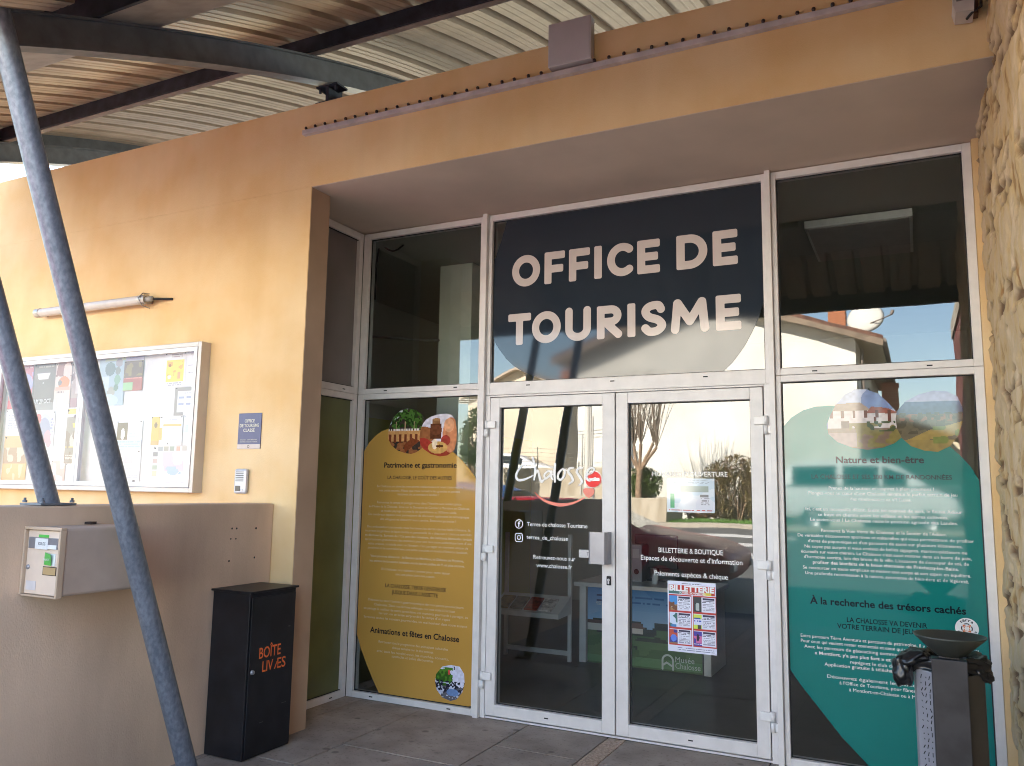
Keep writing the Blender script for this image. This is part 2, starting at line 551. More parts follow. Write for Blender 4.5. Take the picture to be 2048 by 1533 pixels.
mb = MB(); mb.box((-5.5, -.7, 4.02), (4.6, 5.8, 4.12)); mb.build('flat_roof', flat('roof_felt', (.1, .1, .1), .9), office)
m_int = mat('interior_paint', (.38, .41, .37), .9, var=.03, scale=1)
m_olive = mat('olive_paint', (.40, .43, .12), .85, var=.04, scale=1)
mb = MB()
mb.box((-5.4, .061, 3.425), (4.4, 5.8, 3.52)); mb.build('interior_ceiling', m_int, office)
mb = MB(); mb.box((-5.4, .02, -.05), (4.4, 5.8, -.006)); mb.box((-5.4, -.79, -.05), (-.001, .02, -.006))
mb.build('interior_floor', mat('dark_floor_tile', (.045, .045, .048), .35, var=.1, scale=3), office)
mb = MB(); mb.box((-1.3, -.79, 2.2), (-1.25, 5.79, 3.42)); mb.box((-1.25, 5.74, -.006), (4.34, 5.79, 2.74)); mb.box((-1.25, 5.74, 3.06), (4.34, 5.79, 3.42)); mb.box((2.1, 5.74, 2.74), (4.34, 5.79, 3.06)); mb.box((4.34, .1, -.006), (4.395, 5.79, 3.42)); mb.build('interior_wall', m_int, office)
mb = MB(); mb.box((-1.3, -.79, -.006), (-1.25, 5.79, 2.2)); mb.build('interior_wall', m_olive, office)
m_fill_blind = bpy.data.materials.new('fill_blind_sheet'); m_fill_blind.use_nodes = True
t = m_fill_blind.node_tree; t.nodes.clear(); o_ = t.nodes.new('ShaderNodeOutputMaterial'); ad = t.nodes.new('ShaderNodeMixShader'); df = t.nodes.new('ShaderNodeBsdfDiffuse'); tl = t.nodes.new('ShaderNodeBsdfTranslucent')
df.inputs[0].default_value = (.4, .38, .34, 1); tl.inputs[0].default_value = (.20, .19, .17, 1); t.links.new(df.outputs[0], ad.inputs[1]); t.links.new(tl.outputs[0], ad.inputs[2]); t.links.new(ad.outputs[0], o_.inputs[0])
mb = MB(); mb.poly([(-1.25, 5.78, 2.74), (2.1, 5.78, 2.74), (2.1, 5.78, 3.06), (-1.25, 5.78, 3.06)]); mb.build('added_fill_blind', m_fill_blind, office, fix=False)  # translucent sheet added out of view to brighten the interior
mb = MB(); mb.box((.09, .95, -.006), (.41, 1.27, 3.42)); mb.build('interior_pillar', mat('pillar_paint', (.74, .77, .66), .8, var=.03), office)
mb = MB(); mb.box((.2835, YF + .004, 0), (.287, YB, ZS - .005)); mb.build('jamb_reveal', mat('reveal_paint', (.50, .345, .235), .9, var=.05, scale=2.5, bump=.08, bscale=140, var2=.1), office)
# plaster strip at the right end of the screen
mb = MB(); mb.box((4.096, -.06, 0), (4.3, .05, ZS)); mb.build('plaster_return', m_facade, office)

FY0, FY1 = -.03, .05
def frame_ring(mb, X0, X1, Z0, Z1, x0, x1, z0, z1, y0=FY0, y1=FY1, c=.003):
    mb.box((X0, y0, Z0), (x0, y1, Z1), 0, c); mb.box((x1, y0, Z0), (X1, y1, Z1), 0, c)
    mb.box((x0 - .0005, y0 + .0006, Z0), (x1 + .0005, y1, z0), 0, c); mb.box((x0 - .0005, y0 + .0006, z1), (x1 + .0005, y1, Z1), 0, c)
def slots(mb, pos, z, y=FY0):
    for x in pos: mb.box((x - .014, y - .0025, z - .0035), (x + .014, y + .004, z + .0035), 1)
def gasket(mb, x0, x1, z0, z1, y=-.004, w=.006):
    mb.box((x0 - .002, y, z1 - w), (x1 + .002, y + .006, z1 + .002), 1); mb.box((x0 - .002, y, z0 - .002), (x1 + .002, y + .006, z0 + w), 1)
    mb.box((x0 - .002, y, z0 + w), (x0 + w, y + .006, z1 - w), 1); mb.box((x1 - w, y, z0 + w), (x1 + .002, y + .006, z1 - w), 1)
def pane(parent, x0, x1, z0, z1, y=.002):
    mb = MB(); mb.poly([(x0 - .01, y, z0 - .01), (x1 + .01, y, z0 - .01), (x1 + .01, y, z1 + .01), (x0 - .01, y, z1 + .01)])
    return mb.build('pane', m_glass, parent, fix=False)
ZT, ZM = 3.43, 2.184
def window(label, X0, X1, Z0, Z1, x0, x1, z0, z1, sl):
    mb = MB(); frame_ring(mb, X0, X1, Z0, Z1, x0, x1, z0, z1); gasket(mb, x0, x1, z0, z1)
    for xs, z in sl: slots(mb, xs, z)
    o = mb.build('window', [m_alu, m_dark], office)
    o['label'] = label
    pane(o, x0, x1, z0, z1)
    return o
w_ul = window('clear upper pane left of the big sign', -.0, 1.058, ZM, ZT, .056, 1.03, 2.224, 3.386, [((.25, .85), 2.204)])
w_sign = window('dark blue sign pane over the doors', 1.098, 2.998, 2.136, ZT, 1.124, 2.975, 2.224, 3.386, [((1.42, 2.02, 2.62), 2.196)])
w_ur = window('clear upper pane beside the stone wall', 3.032, 4.095, ZM, ZT, 3.06, 4.05, 2.224, 3.386, [((3.25, 3.84), 2.2)])
w_yel = window('ochre information pane', -.0, 1.058, 0, ZM - .0015, .052, 1.03, .043, 2.143, [((.22, .86), .022)])
w_teal = window('teal information pane', 3.032, 4.095, 0, ZM - .0015, 3.06, 4.05, .043, 2.143, [((3.2, 3.9), .02)])
# mullions proud of the frames
for a, b in ((1.0592, 1.0968), (2.9992, 3.0308)):
    mb = MB(); mb.box((a, -.062, 0), (b, .05, ZT + .008), 0, .002); mb.build('mullion', m_alu, office)
# side screen behind the jamb
def side_window(label, Z0, Z1, z0, z1, fm):
    mb = MB()
    ya, yb = -.78, -.034
    for a, b, c, d in ((ya, ya + .05, Z0, Z1), (yb - .045, yb, Z0, Z1), (ya + .05, yb - .045, Z0, z0), (ya + .05, yb - .045, z1, Z1)):
        mb.box((-.05, a, c), (.0, b, d), 0, .003)
    mb.box((-.022, ya + .05, z0), (-.016, yb - .045, z0 + .006), 1); mb.box((-.022, ya + .05, z1 - .006), (-.016, yb - .045, z1), 1)
    for y in (-.2, -.5): mb.box((-.002, y - .014, Z0 + .019), (.0022, y + .014, Z0 + .026), 1)
    o = mb.build('window', [m_alu, m_dark], office); o['label'] = label
    mb = MB(); mb.poly([(-.03, ya + .04, z0 - .01), (-.03, yb - .035, z0 - .01), (-.03, yb - .035, z1 + .01), (-.03, ya + .04, z1 + .01)])
    mb.build('pane', m_glass, o, fix=False)
    mb = MB(); mb.poly([(-.0295, ya + .045, z0 - .005), (-.0295, yb - .04, z0 - .005), (-.0295, yb - .04, z1 + .005), (-.0295, ya + .045, z1 + .005)])
    mb.build('film', fm, o, fix=False)
side_window('upper pane of the side screen behind the jamb', ZM, ZT, 2.235, 3.375, mat('frosted_grey_film', (.22, .20, .195), .55, var=.08, scale=2))
side_window('lower pane of the side screen showing a green wall', 0, ZM - .0015, .05, 2.137, mat('olive_film', (.15, .165, .068), .3, var=.12, scale=2.5, spec=.4))

# ---- printed films
def film(parent, pts, col, y=-.0005, name='film', rough=.04):
    mb = MB(); mb.poly([(x, y, z) for x, z in pts])
    m = mat('vinyl_' + name + '_%d' % int(col[0] * 999), col, rough, var=.02, scale=3, spec=.55)
    return mb.build(name, m, parent, fix=False)
navy = [(1.224, 3.386), (1.185, 3.255), (1.135, 3.122), (1.124, 3.09), (1.124, 2.556), (1.148, 2.505), (1.178, 2.462), (1.237, 2.388), (1.30, 2.333), (1.373, 2.289), (1.484, 2.245), (1.565, 2.224), (2.721, 2.224), (2.78, 2.28), (2.829, 2.342), (2.865, 2.395), (2.892, 2.445), (2.92, 2.5), (2.941, 2.55), (2.96, 2.61), (2.975, 2.664), (2.975, 3.386)]
film(w_sign, navy, lin(42, 51, 62), rough=.05)
mb = MB(); hw = .0268
def LET(ch, a, b, z0, z1):
    w_, h = b - a, z1 - z0; L, Rr, B, T = a + hw, b - hw, z0 + hw, z1 - hw; mz = (z0 + z1) / 2; mx = (a + b) / 2
    bar = lambda p, q: (lambda X, Z: sd_bar(X, Z, p, q, hw))
    pth = lambda pts, r=hw: (lambda X, Z: sd_path(X, Z, pts, r))
    P = []
    if ch in 'OQ': P = [pth(arc(mx, mz, w_ / 2 - hw, h / 2 - hw, 0, 360, 40))]
    elif ch == 'F': P = [bar((L, z0), (L, z1)), bar((a, T), (b, T)), bar((a, mz - .008), (b - .012, mz - .008))]
    elif ch == 'E': P = [bar((L, z0), (L, z1)), bar((a, T), (b, T)), bar((a, mz), (b - .012, mz)), bar((a, B), (b, B))]
    elif ch == 'I': P = [bar((mx, z0), (mx, z1))]
    elif ch == 'C': P = [pth(arc(mx + .018, mz, w_ / 2 - hw + .018, h / 2 - hw, 52, 308, 34))]
    elif ch == 'D': P = [bar((L, z0), (L, z1)), pth([(L, T)] + arc(mx - .015, mz, w_ / 2 - hw + .015, h / 2 - hw, 90, -90, 24) + [(L, B)])]
    elif ch == 'T': P = [bar((a, T), (b, T)), bar((mx, z0), (mx, z1))]
    elif ch == 'U': P = [pth([(L, T + .01)] + arc(mx, z0 + h * .38, w_ / 2 - hw, h * .38 - hw, 180, 360, 24) + [(Rr, T + .01)])]
    elif ch == 'R': P = [bar((L, z0), (L, z1)), pth([(L, T)] + arc(mx + .012, z1 - h * .305, w_ / 2 - hw - .014, h * .305 - hw, 90, -90, 20) + [(L, z1 - h * .61 + hw)]), pth([(mx - .005, mz - .02), (Rr + .003, B)])]
    elif ch == 'S': P = [pth(smooth_path([(b - .035, z1 - .052), (mx + .03, T + .001), (mx - .025, T - .004), (a + hw + .004, z1 - h * .28), (mx - .03, mz + .012), (mx + .03, mz - .012), (b - hw - .001, z0 + h * .28), (mx + .025, B + .003), (mx - .025, B - .001), (a + .03, z0 + .05)], 5))]
    elif ch == 'M': P = [pth([(a + hw, B), (a + hw + .016, T)]), pth([(b - hw, B), (b - hw - .016, T)]), pth([(a + hw + .018, T), (mx, z0 + .075)]), pth([(b - hw - .018, T), (mx, z0 + .075)])]
    def fn(X, Z):
        D = P[0](X, Z)
        for q in P[1:]: D = np.minimum(D, q(X, Z))
        return D
    sdf_mesh(mb, fn, a - .03, b + .03, z0 - .02, z1 + .02, .0045, -.0009)
for ch, a, b in zip('OFFICEDE', (1.271, 1.519, 1.701, 1.881, 1.974, 2.181, 2.44, 2.67), (1.486, 1.671, 1.852, 1.939, 2.148, 2.332, 2.637, 2.823)):
    LET(ch, a, b, 2.891, 3.115)
for ch, a, b in zip('TOURISME', (1.247, 1.43, 1.677, 1.903, 2.112, 2.203, 2.4, 2.683), (1.422, 1.644, 1.861, 2.075, 2.168, 2.371, 2.641, 2.836)):
    LET(ch, a, b, 2.481, 2.702)
m_letter = mat('vinyl_letter', (.62, .55, .53), .12, var=.02)
mb.build('lettering', m_letter, w_sign, fix=False)

yellow = [(.052, 1.75), (.06, 1.764), (.101, 1.824), (.155, 1.874), (.21, 1.905), (.27, 1.923), (.33, 1.93), (.70, 1.82), (.78, 1.777), (.827, 1.75), (.894, 1.698), (.956, 1.637), (1.001, 1.586), (1.03, 1.544), (1.03, .062), (.984, .043), (.272, .043), (.214, .129), (.156, .226), (.095, .34), (.052, .445)]
film(w_yel, yellow, lin(190, 146, 72))
m_ink = flat('vinyl_ink', lin(26, 29, 38), .1, 0, .35)
m_paleink = flat('vinyl_pale_ink', (.60, .47, .33), .3)
mb = MB()
Y2 = -.0009
for s, xc, z, wd, cp in [('Patrimoine et gastronomie', .552, 1.638, .617, .036), ('LA CHALOSSE, LE GOÛT DES AUTRES', .550, 1.554, .545, .024), ('LA CHALOSSE, TERRE GÉNÉREUSE', .545, .782, .508, .0255), ("JUSQUE DANS L'ASSIETTE", .542, .740, .384, .0255), ('Animations et fêtes en Chalosse', .543, .457, .742, .038)]:
    text(mb, s, xc, z, wd, Y2, 0, .024 if cp > .03 else .012, cp)
for s, xc, z, wd, bold in [
    ('En Chalosse, on aime les rencontres chaleureuses et nous transmettons', .552, 1.494, .731, 0), ('nos petits secrets. Mieux que vous connaître les grandes et petites', .548, 1.464, .683, 0), ('histoires de ce territoire landais ?', .547, 1.438, .351, 0),
    ("Remontez le temps et plongez-vous dans l'histoire aux Landes grâce", .549, 1.377, .713, 0), ('au Musée de la Chalosse. Situé sur le Domaine de Carcher à Montfort en Chalosse,', .548, 1.347, .854, 0), ('ce musée paysage raconte la vie quotidienne au XIXème siècle.', .550, 1.317, .643, 0), ('De nombreux espaces vous permettront de découvrir également les témoignages', .545, 1.289, .851, 0), ("des villageois et découvrir leurs savoirs. Émotions garanties !", .545, 1.257, .639, 0),
    ('Des ambassadeurs passionnés vous fourniront les secrets de leur belle Chalosse. Ils', .547, 1.2, .87, 0), ('incarnent les gardiens de façon inédite et personnelle de « chez eux » : dont ce sont faits', .544, 1.17, .893, 0), ('et découverte. Surnom du ? Ce sont des Greeters, des habitants bénévoles landais', .545, 1.139, .897, .012), ('qui proposent gratuitement des moments pour une rencontre authentique hors d’une', .545, 1.109, .894, 0), ('visite urbaine, la balade avec un Greeter, c’est partager un moment unique de', .545, 1.078, .842, 0), ('proximité et de convivialité avec une petite anecdote et moults d’histoires landaises.', .546, 1.048, .841, 0),
    ('Vous pourrez découvrir : le Bastion de Montfort, le Château de Poyanne,', .543, .990, .786, .014), ('les arènes de la course landaise, ou du jeu de quilles de 9, et plus encore.', .544, .956, .796, .014), ('En Chalosse, nos habitants comme pour votre séjour', .541, .901, .575, 0), ('ont une place dans nos cœurs.', .542, .871, .331, 0),
    ("Découvrez tout l'univers gastronomique de nos petits producteurs", .543, .679, .797, 0), ('Chalossais. Dans nos fermes auberges, sur nos étals à l’artisan', .537, .648, .673, 0), ('on partage le meilleur de notre savoir-faire, ces moments gourmands à partager, au', .543, .617, .869, 0), ('terroir, on se laisse surprendre le temps d’un repas', .539, .590, .595, 0), ('Savourez toutes les recettes gourmandes, un vrai bonheur dans votre assiette', .543, .556, .862, 0),
    ('Retrouvez tout le programme des animations culturelles', .539, .392, .577, 0), ('chaque semaine sur le site internet', .540, .361, .340, 0), ('avec tous les rendez-vous, les marchés, concerts,', .536, .328, .597, 0), ('spectacles et belles découvertes', .539, .302, .345, 0)]:
    text(mb, s, xc, z, wd, Y2, 1, bold, .0165)
mb.build('lettering', [m_ink, m_paleink], w_yel, fix=False)
ph1 = [(.273, 1.845), (.268, 1.886), (.28, 1.945), (.316, 2.009), (.369, 2.053), (.434, 2.068), (.499, 2.058), (.559, 2.022), (.60, 1.96), (.615, 1.9), (.60, 1.83), (.572, 1.779), (.521, 1.748), (.479, 1.736), (.425, 1.742), (.359, 1.762), (.303, 1.799)]
ph2 = [(.576, 1.96), (.60, 1.985), (.639, 2.004), (.701, 2.019), (.763, 2.022), (.809, 2.01), (.841, 1.974), (.856, 1.899), (.855, 1.82), (.837, 1.759), (.782, 1.724), (.721, 1.717), (.648, 1.734), (.584, 1.77), (.553, 1.806), (.545, 1.86), (.553, 1.92)]
ph3 = [(.739, .23), (.787, .285), (.855, .302), (.924, .298), (.959, .255), (.965, .191), (.948, .133), (.906, .084), (.858, .067), (.793, .082), (.748, .125), (.731, .18)]
m_photo = print_mat('printed_film', .05, .6)
picture('photo_print', .265, .62, 1.73, 2.07, -.0025, [('r', 0, 0, 1, 1, (60, 50, 45)), ('p', [(0, .6), (.5, 1), (0, 1)], (205, 205, 215)), ('n', .1, .55, .85, 1, 16, .35, (70, 105, 45)), ('n', .1, .6, .85, 1, 26, .6, (40, 62, 28)), ('r', 0, .28, 1, .52, (205, 150, 95)), ('t', 0, .47, 1, .56, 1, (230, 220, 215))] + [('r', .03 + k * .13, .26, .09 + k * .13, .44, (120, 60, 40)) for k in range(7)] + [('r', .2 + k * .22, .5, .215 + k * .22, .72, (180, 150, 120)) for k in range(3)] + [('n', 0, 0, 1, .27, 14, .5, (150, 95, 60)), ('p', [(.45, .05), (.8, .3), (.6, .36), (.4, .2)], (125, 65, 40)), ('v', 30, .35)], w_yel, 84, 84, ph1, m_photo)
picture('photo_print', .54, .862, 1.712, 2.026, -.0035, [('r', 0, 0, 1, 1, (214, 210, 222)), ('r', 0, 0, 1, .36, (150, 60, 45)), ('e', .12, .5, .3, .2, (150, 95, 60)), ('e', .1, .3, .22, .14, (165, 60, 50)), ('r', .3, .42, .58, .76, (92, 55, 38)), ('e', .44, .62, .16, .12, (110, 66, 45)), ('r', .34, .76, .55, .86, (140, 100, 66)), ('e', .45, .86, .1, .03, (165, 125, 85)), ('e', .82, .5, .2, .4, (205, 135, 95)), ('e', .78, .72, .13, .16, (225, 165, 125)), ('e', .7, .38, .12, .12, (165, 65, 55)), ('e', .5, .22, .25, .14, (205, 160, 95)), ('e', .42, .3, .07, .12, (235, 215, 190)), ('e', .55, .25, .1, .03, (95, 55, 35)), ('v', 18, .4)], w_yel, 84, 84, ph2, m_photo)
picture('photo_print', .728, .968, .062, .306, -.0025, [('r', 0, 0, 1, 1, (215, 215, 235)), ('r', 0, 0, 1, .4, (95, 95, 105)), ('e', .3, .62, .28, .22, (55, 95, 35)), ('n', 0, .45, .6, .9, 16, .5, (80, 130, 45)), ('n', 0, .22, 1, .55, 22, .45, (40, 40, 55)), ('n', 0, .1, 1, .5, 20, .62, (190, 195, 215)), ('r', .44, .72, .5, .84, (215, 80, 70)), ('e', .6, .25, .2, .1, (110, 140, 190)), ('r', .62, .86, .66, .96, (40, 40, 50)), ('v', 20, .3)], w_yel, 64, 64, ph3, m_photo)

teal = [(3.06, 1.878), (3.108, 1.934), (3.176, 1.976), (3.242, 1.995), (3.315, 1.999), (3.5, 1.98), (3.80, 1.86), (3.921, 1.757), (3.965, 1.709), (4.011, 1.649), (4.05, 1.568), (4.05, .043), (3.47, .043), (3.325, .186), (3.215, .32), (3.121, .434), (3.06, .52)]
film(w_teal, teal, lin(28, 122, 116))
m_white = flat('vinyl_white', (.82, .82, .82), .3)
mb = MB()
for s, xc, z, wd, cp in [('Nature et bien-être', 3.567, 1.671, .446, .036), ('LA CHALOSSE ET SES 300 KM DE RANDONNÉES', 3.565, 1.583, .708, .023), ('À la recherche des trésors cachés', 3.566, .885, .769, .036), ('LA CHALOSSE VA DEVENIR', 3.569, .799, .395, .0255), ('VOTRE TERRAIN DE JEU PRÉFÉRÉ', 3.58, .762, .519, .0255)]:
    text(mb, s, xc, z, wd, Y2, 0, .024 if cp > .03 else .012, cp)
for s, z, wd, bo in [('Prenez de la hauteur et respirez à plein poumons !', 1.522, .53, 0), ("Plongez-vous au cœur d'une Chalosse devenue le parfait terrain de jeu", 1.493, .748, 0), ('des randonneurs et VTTistes.', 1.462, .309, 0), ("Ici, c'est un incroyable décor. Entre les nuances de vert, le fleuve Adour", 1.403, .785, 1), ('se fraye un chemin entre les vallons et les terres cultivées.', 1.373, .654, 1), ('Le saviez-vous ? La Chalosse reste le poumon agricole des Landes.', 1.344, .738, 1), ("Parcourez la Voie Verte de Chalosse et le Sentier de l'Adour.", 1.284, .626, 0), ('De véritables découvertes sportives et culturelles qui vous permettront de profiter', 1.254, .879, 0), ("d'aires de pique-nique et d'un parcours de santé sur plusieurs kilomètres.", 1.224, .769, 0), ('Ne soyez pas surpris si vous croisez de belles cigognes, martins-pêcheurs ou', 1.193, .808, 0), ("écureuils sur votre chemin. La Chalosse c'est aussi rentrer dans un havre de paix,", 1.164, .848, 0), ("d'harmonie secrète, loin des bruits de la ville. L'occasion de s'occuper de soi, de", 1.135, .818, 0), ('profiter des bienfaits de la boue thermale de Préchacq-les-Bains.', 1.106, .725, 1), ('Se ressourcer en toute simplicité et mettre son corps et son esprit en équilibre.', 1.075, .833, 0), ('Une profonde reconnexion à la nature, synonyme de bien-être et de légèreté.', 1.045, .81, 0),
    ('Entre parcours Tèrra Aventura et parcours du patrimoine, il y en a pour tous les goûts.', .698, .878, 0), ("Pour ceux qui veulent rester connectés et ceux qui veulent se déconnecter des écrans.", .67, .878, 0), ('Avec les parcours de géocaching comme : « Aux vignes de Chalosse » et', .641, .844, 0), ("« Montfort, y'a pas plus fort » et « Vous avez dit Chalosse ? »,", .61, .736, 1), ('rejoignez le club des chercheurs.', .579, .371, 0), ('Application gratuite à télécharger sur votre téléphone.', .554, .636, 0), ('Découvrez également les parcours de visite', .491, .613, 0), ("à l'Office de Tourisme, pour flâner librement", .463, .487, 0), ('à Montfort-en-Chalosse ou à Mugron.', .432, .391, 0)]:
    text(mb, s, 3.566, z, wd, Y2, 1, .010 if bo else 0, .0175)
mb.build('lettering', [m_ink, m_white], w_teal, fix=False)
# round white badge with compass
mb = MB()
mb.poly([(3.95 + .054 * math.cos(k * math.pi / 24), -.0022, .815 + .053 * math.sin(k * math.pi / 24)) for k in range(48)], 0)
for k, ch in enumerate('tèrra'):
    a = R(128 - k * 19); text(mb, ch, 3.95 + .036 * math.cos(a), .815 + .036 * math.sin(a), .011, -.0034, 1, .02, .014, rot=a - math.pi / 2)
for k, ch in enumerate('aventura'):
    a = R(205 + k * 19); text(mb, ch, 3.95 + .046 * math.cos(a), .815 + .046 * math.sin(a), .010, -.0034, 1, .02, .012, rot=a + math.pi / 2)
for k in range(4):
    sdf_mesh(mb, lambda X, Z: sd_path(X, Z, arc(3.95, .815, .024, .024, 65 + 90 * k, 115 + 90 * k, 8), .0025), 3.92, 3.98, .785, .845, .003, -.0034, 1)
    a = R(45 + 90 * k)
    sdf_mesh(mb, lambda X, Z: sd_path(X, Z, [(3.95 + .012 * math.cos(a - .5), .815 + .012 * math.sin(a - .5)), (3.95 + .024 * math.cos(a), .815 + .024 * math.sin(a)), (3.95 + .012 * math.cos(a + .5), .815 + .012 * math.sin(a + .5))], .0022), 3.92, 3.98, .785, .845, .003, -.0036, 2)
mb.build('badge', [m_white, m_ink, flat('vinyl_orange', lin(215, 110, 50), .3)], w_teal, fix=False)
tp1 = [(3.302, 1.887), (3.321, 1.938), (3.355, 2.006), (3.405, 2.06), (3.461, 2.088), (3.516, 2.085), (3.577, 2.058), (3.628, 2.003), (3.667, 1.952), (3.69, 1.904), (3.70, 1.85), (3.688, 1.813), (3.649, 1.78), (3.588, 1.756), (3.511, 1.745), (3.434, 1.757), (3.356, 1.79), (3.31, 1.835)]
tp2 = [(3.667, 1.955), (3.711, 2.009), (3.779, 2.046), (3.853, 2.064), (3.918, 2.057), (3.966, 2.027), (3.988, 1.961), (3.983, 1.889), (3.959, 1.817), (3.918, 1.761), (3.859, 1.731), (3.795, 1.738), (3.73, 1.763), (3.688, 1.806), (3.665, 1.86), (3.66, 1.91)]
win = [('r', .05 + k * .15, .52, .09 + k * .15, .64, (95, 50, 40)) for k in range(6)]
picture('photo_print', 3.30, 3.70, 1.742, 2.09, -.0025, [('r', 0, 0, 1, 1, (110, 130, 175)), ('n', 0, .6, 1, 1, 5, .55, (170, 180, 205)), ('r', .02, .34, .58, .66, (205, 195, 195)), ('p', [(.0, .64), (.6, .64), (.45, .78), (.15, .76)], (150, 130, 115)), ('r', .55, .36, .95, .6, (200, 192, 192)), ('p', [(.52, .6), (.98, .58), (.78, .68), (.6, .7)], (140, 75, 60))] + win + [('r', .62, .46, .66, .54, (95, 50, 40)), ('r', .8, .44, .84, .54, (95, 50, 40)), ('r', .2, .36, .3, .48, (90, 70, 65)), ('r', 0, 0, 1, .36, (120, 100, 85)), ('n', .3, .05, 1, .44, 14, .45, (120, 110, 60)), ('n', .5, .3, .9, .46, 20, .5, (60, 75, 45)), ('r', 0, .06, .4, .28, (150, 130, 130)), ('v', 24, .3)], w_teal, 96, 84, tp1, m_photo)
picture('photo_print', 3.655, 3.992, 1.728, 2.066, -.0035, [('r', 0, 0, 1, 1, (165, 160, 185)), ('g', 0, .55, 1, .82, (60, 70, 90), (85, 95, 125)), ('r', 0, 0, 1, .62, (92, 82, 62)), ('n', 0, .3, 1, .64, 16, .5, (70, 62, 45)), ('n', 0, .5, 1, .62, 22, .6, (130, 85, 60)), ('p', [(.0, .12), (.9, .28), (1, .5), (.5, .36)], (150, 125, 60)), ('r', 0, 0, 1, .2, (140, 118, 60)), ('n', .55, .1, 1, .42, 10, .55, (105, 115, 45)), ('v', 22, .3)], w_teal, 84, 84, tp2, m_photo)

# ---- doors
def door(label, X0, X1, x0, x1, hx, hinge_z, side):
    mb = MB()
    frame_ring(mb, X0, X1, .022, 2.118, x0, x1, .094, 2.048, y0=-.034, y1=.045); gasket(mb, x0, x1, .094, 2.048)
    # glazing bead line and weep slot
    slots(mb, ((x0 + x1) / 2,), .058, -.034)
    d = mb.build('door', [m_alu, m_dark], office); d['label'] = label
    pane(d, x0, x1, .094, 2.048)
    for z in hinge_z:
        mb = MB()
        mb.lathe((hx, -.047, z - .055), [(0, 0), (.0135, 0), (.0135, .052), (0, .052)], 14); mb.lathe((hx, -.047, z + .001), [(0, 0), (.0135, 0), (.0135, .052), (0, .052)], 14)
        mb.box((hx + .004 * side, -.056, z + .002), (hx + .068 * side, -.034, z + .05), 0, .004)
        mb.box((hx - .03 * side, -.05, z - .05), (hx - .006 * side, -.03, z - .005), 0, .003)
        mb.build('hinge', m_chrome, d)
    return d
dl = door('left glass door leaf with the pull handle', 1.137, 2.038, 1.208, 1.953, 1.118, (1.905, 1.068, .244), 1)
dr = door('right glass door leaf with the ticket poster', 2.046, 2.955, 2.124, 2.881, 2.972, (1.893, 1.06, .228), -1)
mb = MB()
mb.box((1.0985, -.028, 0), (1.131, .05, 2.134), 0, .002); mb.box((2.961, -.028, 0), (2.9975, .05, 2.134), 0, .002); mb.box((1.1312, -.028, 2.123), (2.9608, .05, 2.134), 0, .001)
mb.box((1.131, -.02, 0), (2.961, .05, .012), 0, .002); mb.box((1.131, .02, .012), (2.961, .05, .021), 1); mb.box((2.0385, .0, .022), (2.0455, .04, 2.118), 1)
mb.build('door_frame', [m_alu, m_dark], office)
mb = MB(); mb.prism([(1.895, -.115, 1.042), (1.905, -.12, 1.042), (2.0, -.12, 1.042), (2.016, -.105, 1.042), (2.016, -.036, 1.042), (2.006, -.036, 1.042), (2.006, -.10, 1.042), (1.996, -.11, 1.042), (1.905, -.11, 1.042), (1.895, -.107, 1.042)], (0, 0, .196)); mb.build('handle', m_steelpl, dl)
mb = MB(); mb.box((1.986, -.045, .91), (2.016, -.034, .966), 1, .008); mb.lathe((2.001, -.046, .943), [(0, -.003), (.0085, -.003), (.0085, 0)], 14, 0, 'y'); mb.box((1.996, -.049, .918), (2.006, -.046, .945), 0, .001)
mb.build('lock', [m_chrome, m_dark], dl)
mb = MB(); mb.box((1.785, -.002, 1.068), (1.9525, .0045, 1.117)); text(mb, 'TIREZ', 1.866, 1.082, .054, -.003, 1, .02, .02); mb.build('pull_sign', [flat('sign_plastic', (.62, .60, .60), .3), flat('grey_ink', (.2, .2, .22), .4)], dl, fix=False)
# script logo, smile and heart
mb = MB()
LX = lambda x: 1.325 + (x - 205) * .0005626
LZ = lambda y: 1.709 - (y - 735) * .000521
def stroke(pts, rad, mi=0, k=6, y=-.002):
    P = smooth_path([(LX(a), LZ(b)) for a, b in pts], k)
    n = len(P); rr = np.interp(np.linspace(0, 1, n), np.linspace(0, 1, len(rad)), rad)
    xs = [p[0] for p in P]; zs = [p[1] for p in P]
    sdf_mesh(mb, lambda X, Z: sd_path(X, Z, P, list(rr)), min(xs) - .02, max(xs) + .02, min(zs) - .02, max(zs) + .02, .0025, y, mi)
stroke([(335, 835), (285, 845), (228, 915), (208, 985), (240, 1027), (310, 1022), (390, 990), (432, 965)], [.0035, .006, .0085, .009, .008, .006, .004])
stroke([(424, 738), (455, 850), (460, 930), (446, 1022)], [.0075, .009, .009, .006], y=-.0022)
stroke([(446, 1020), (462, 950), (492, 905), (512, 960), (528, 1020), (546, 1045), (580, 1015), (640, 980), (690, 950)], [.004, .0065, .007, .008, .009, .009, .005, .005, .004], y=-.0024)
stroke([(668, 915), (620, 915), (580, 960), (600, 1005), (650, 960), (672, 915), (668, 980), (690, 1015)], [.006, .006, .007, .007, .006, .007, .008, .005], y=-.0026)
stroke([(718, 822), (708, 930), (716, 1045)], [.0075, .009, .0065], y=-.0022)
stroke([(810, 885), (768, 925), (752, 990), (785, 1020), (830, 975), (842, 915), (812, 880), (860, 900)], [.006, .0075, .008, .007, .007, .006, .005, .004], y=-.0024)
stroke([(950, 868), (900, 878), (885, 920), (925, 975), (940, 1030), (895, 1070)], [.005, .008, .0085, .0085, .008, .0045], y=-.0026)
stroke([(1060, 868), (1010, 878), (990, 920), (1030, 985), (1055, 1040), (1020, 1085)], [.005, .008, .0085, .0085, .008, .0045], y=-.0022)
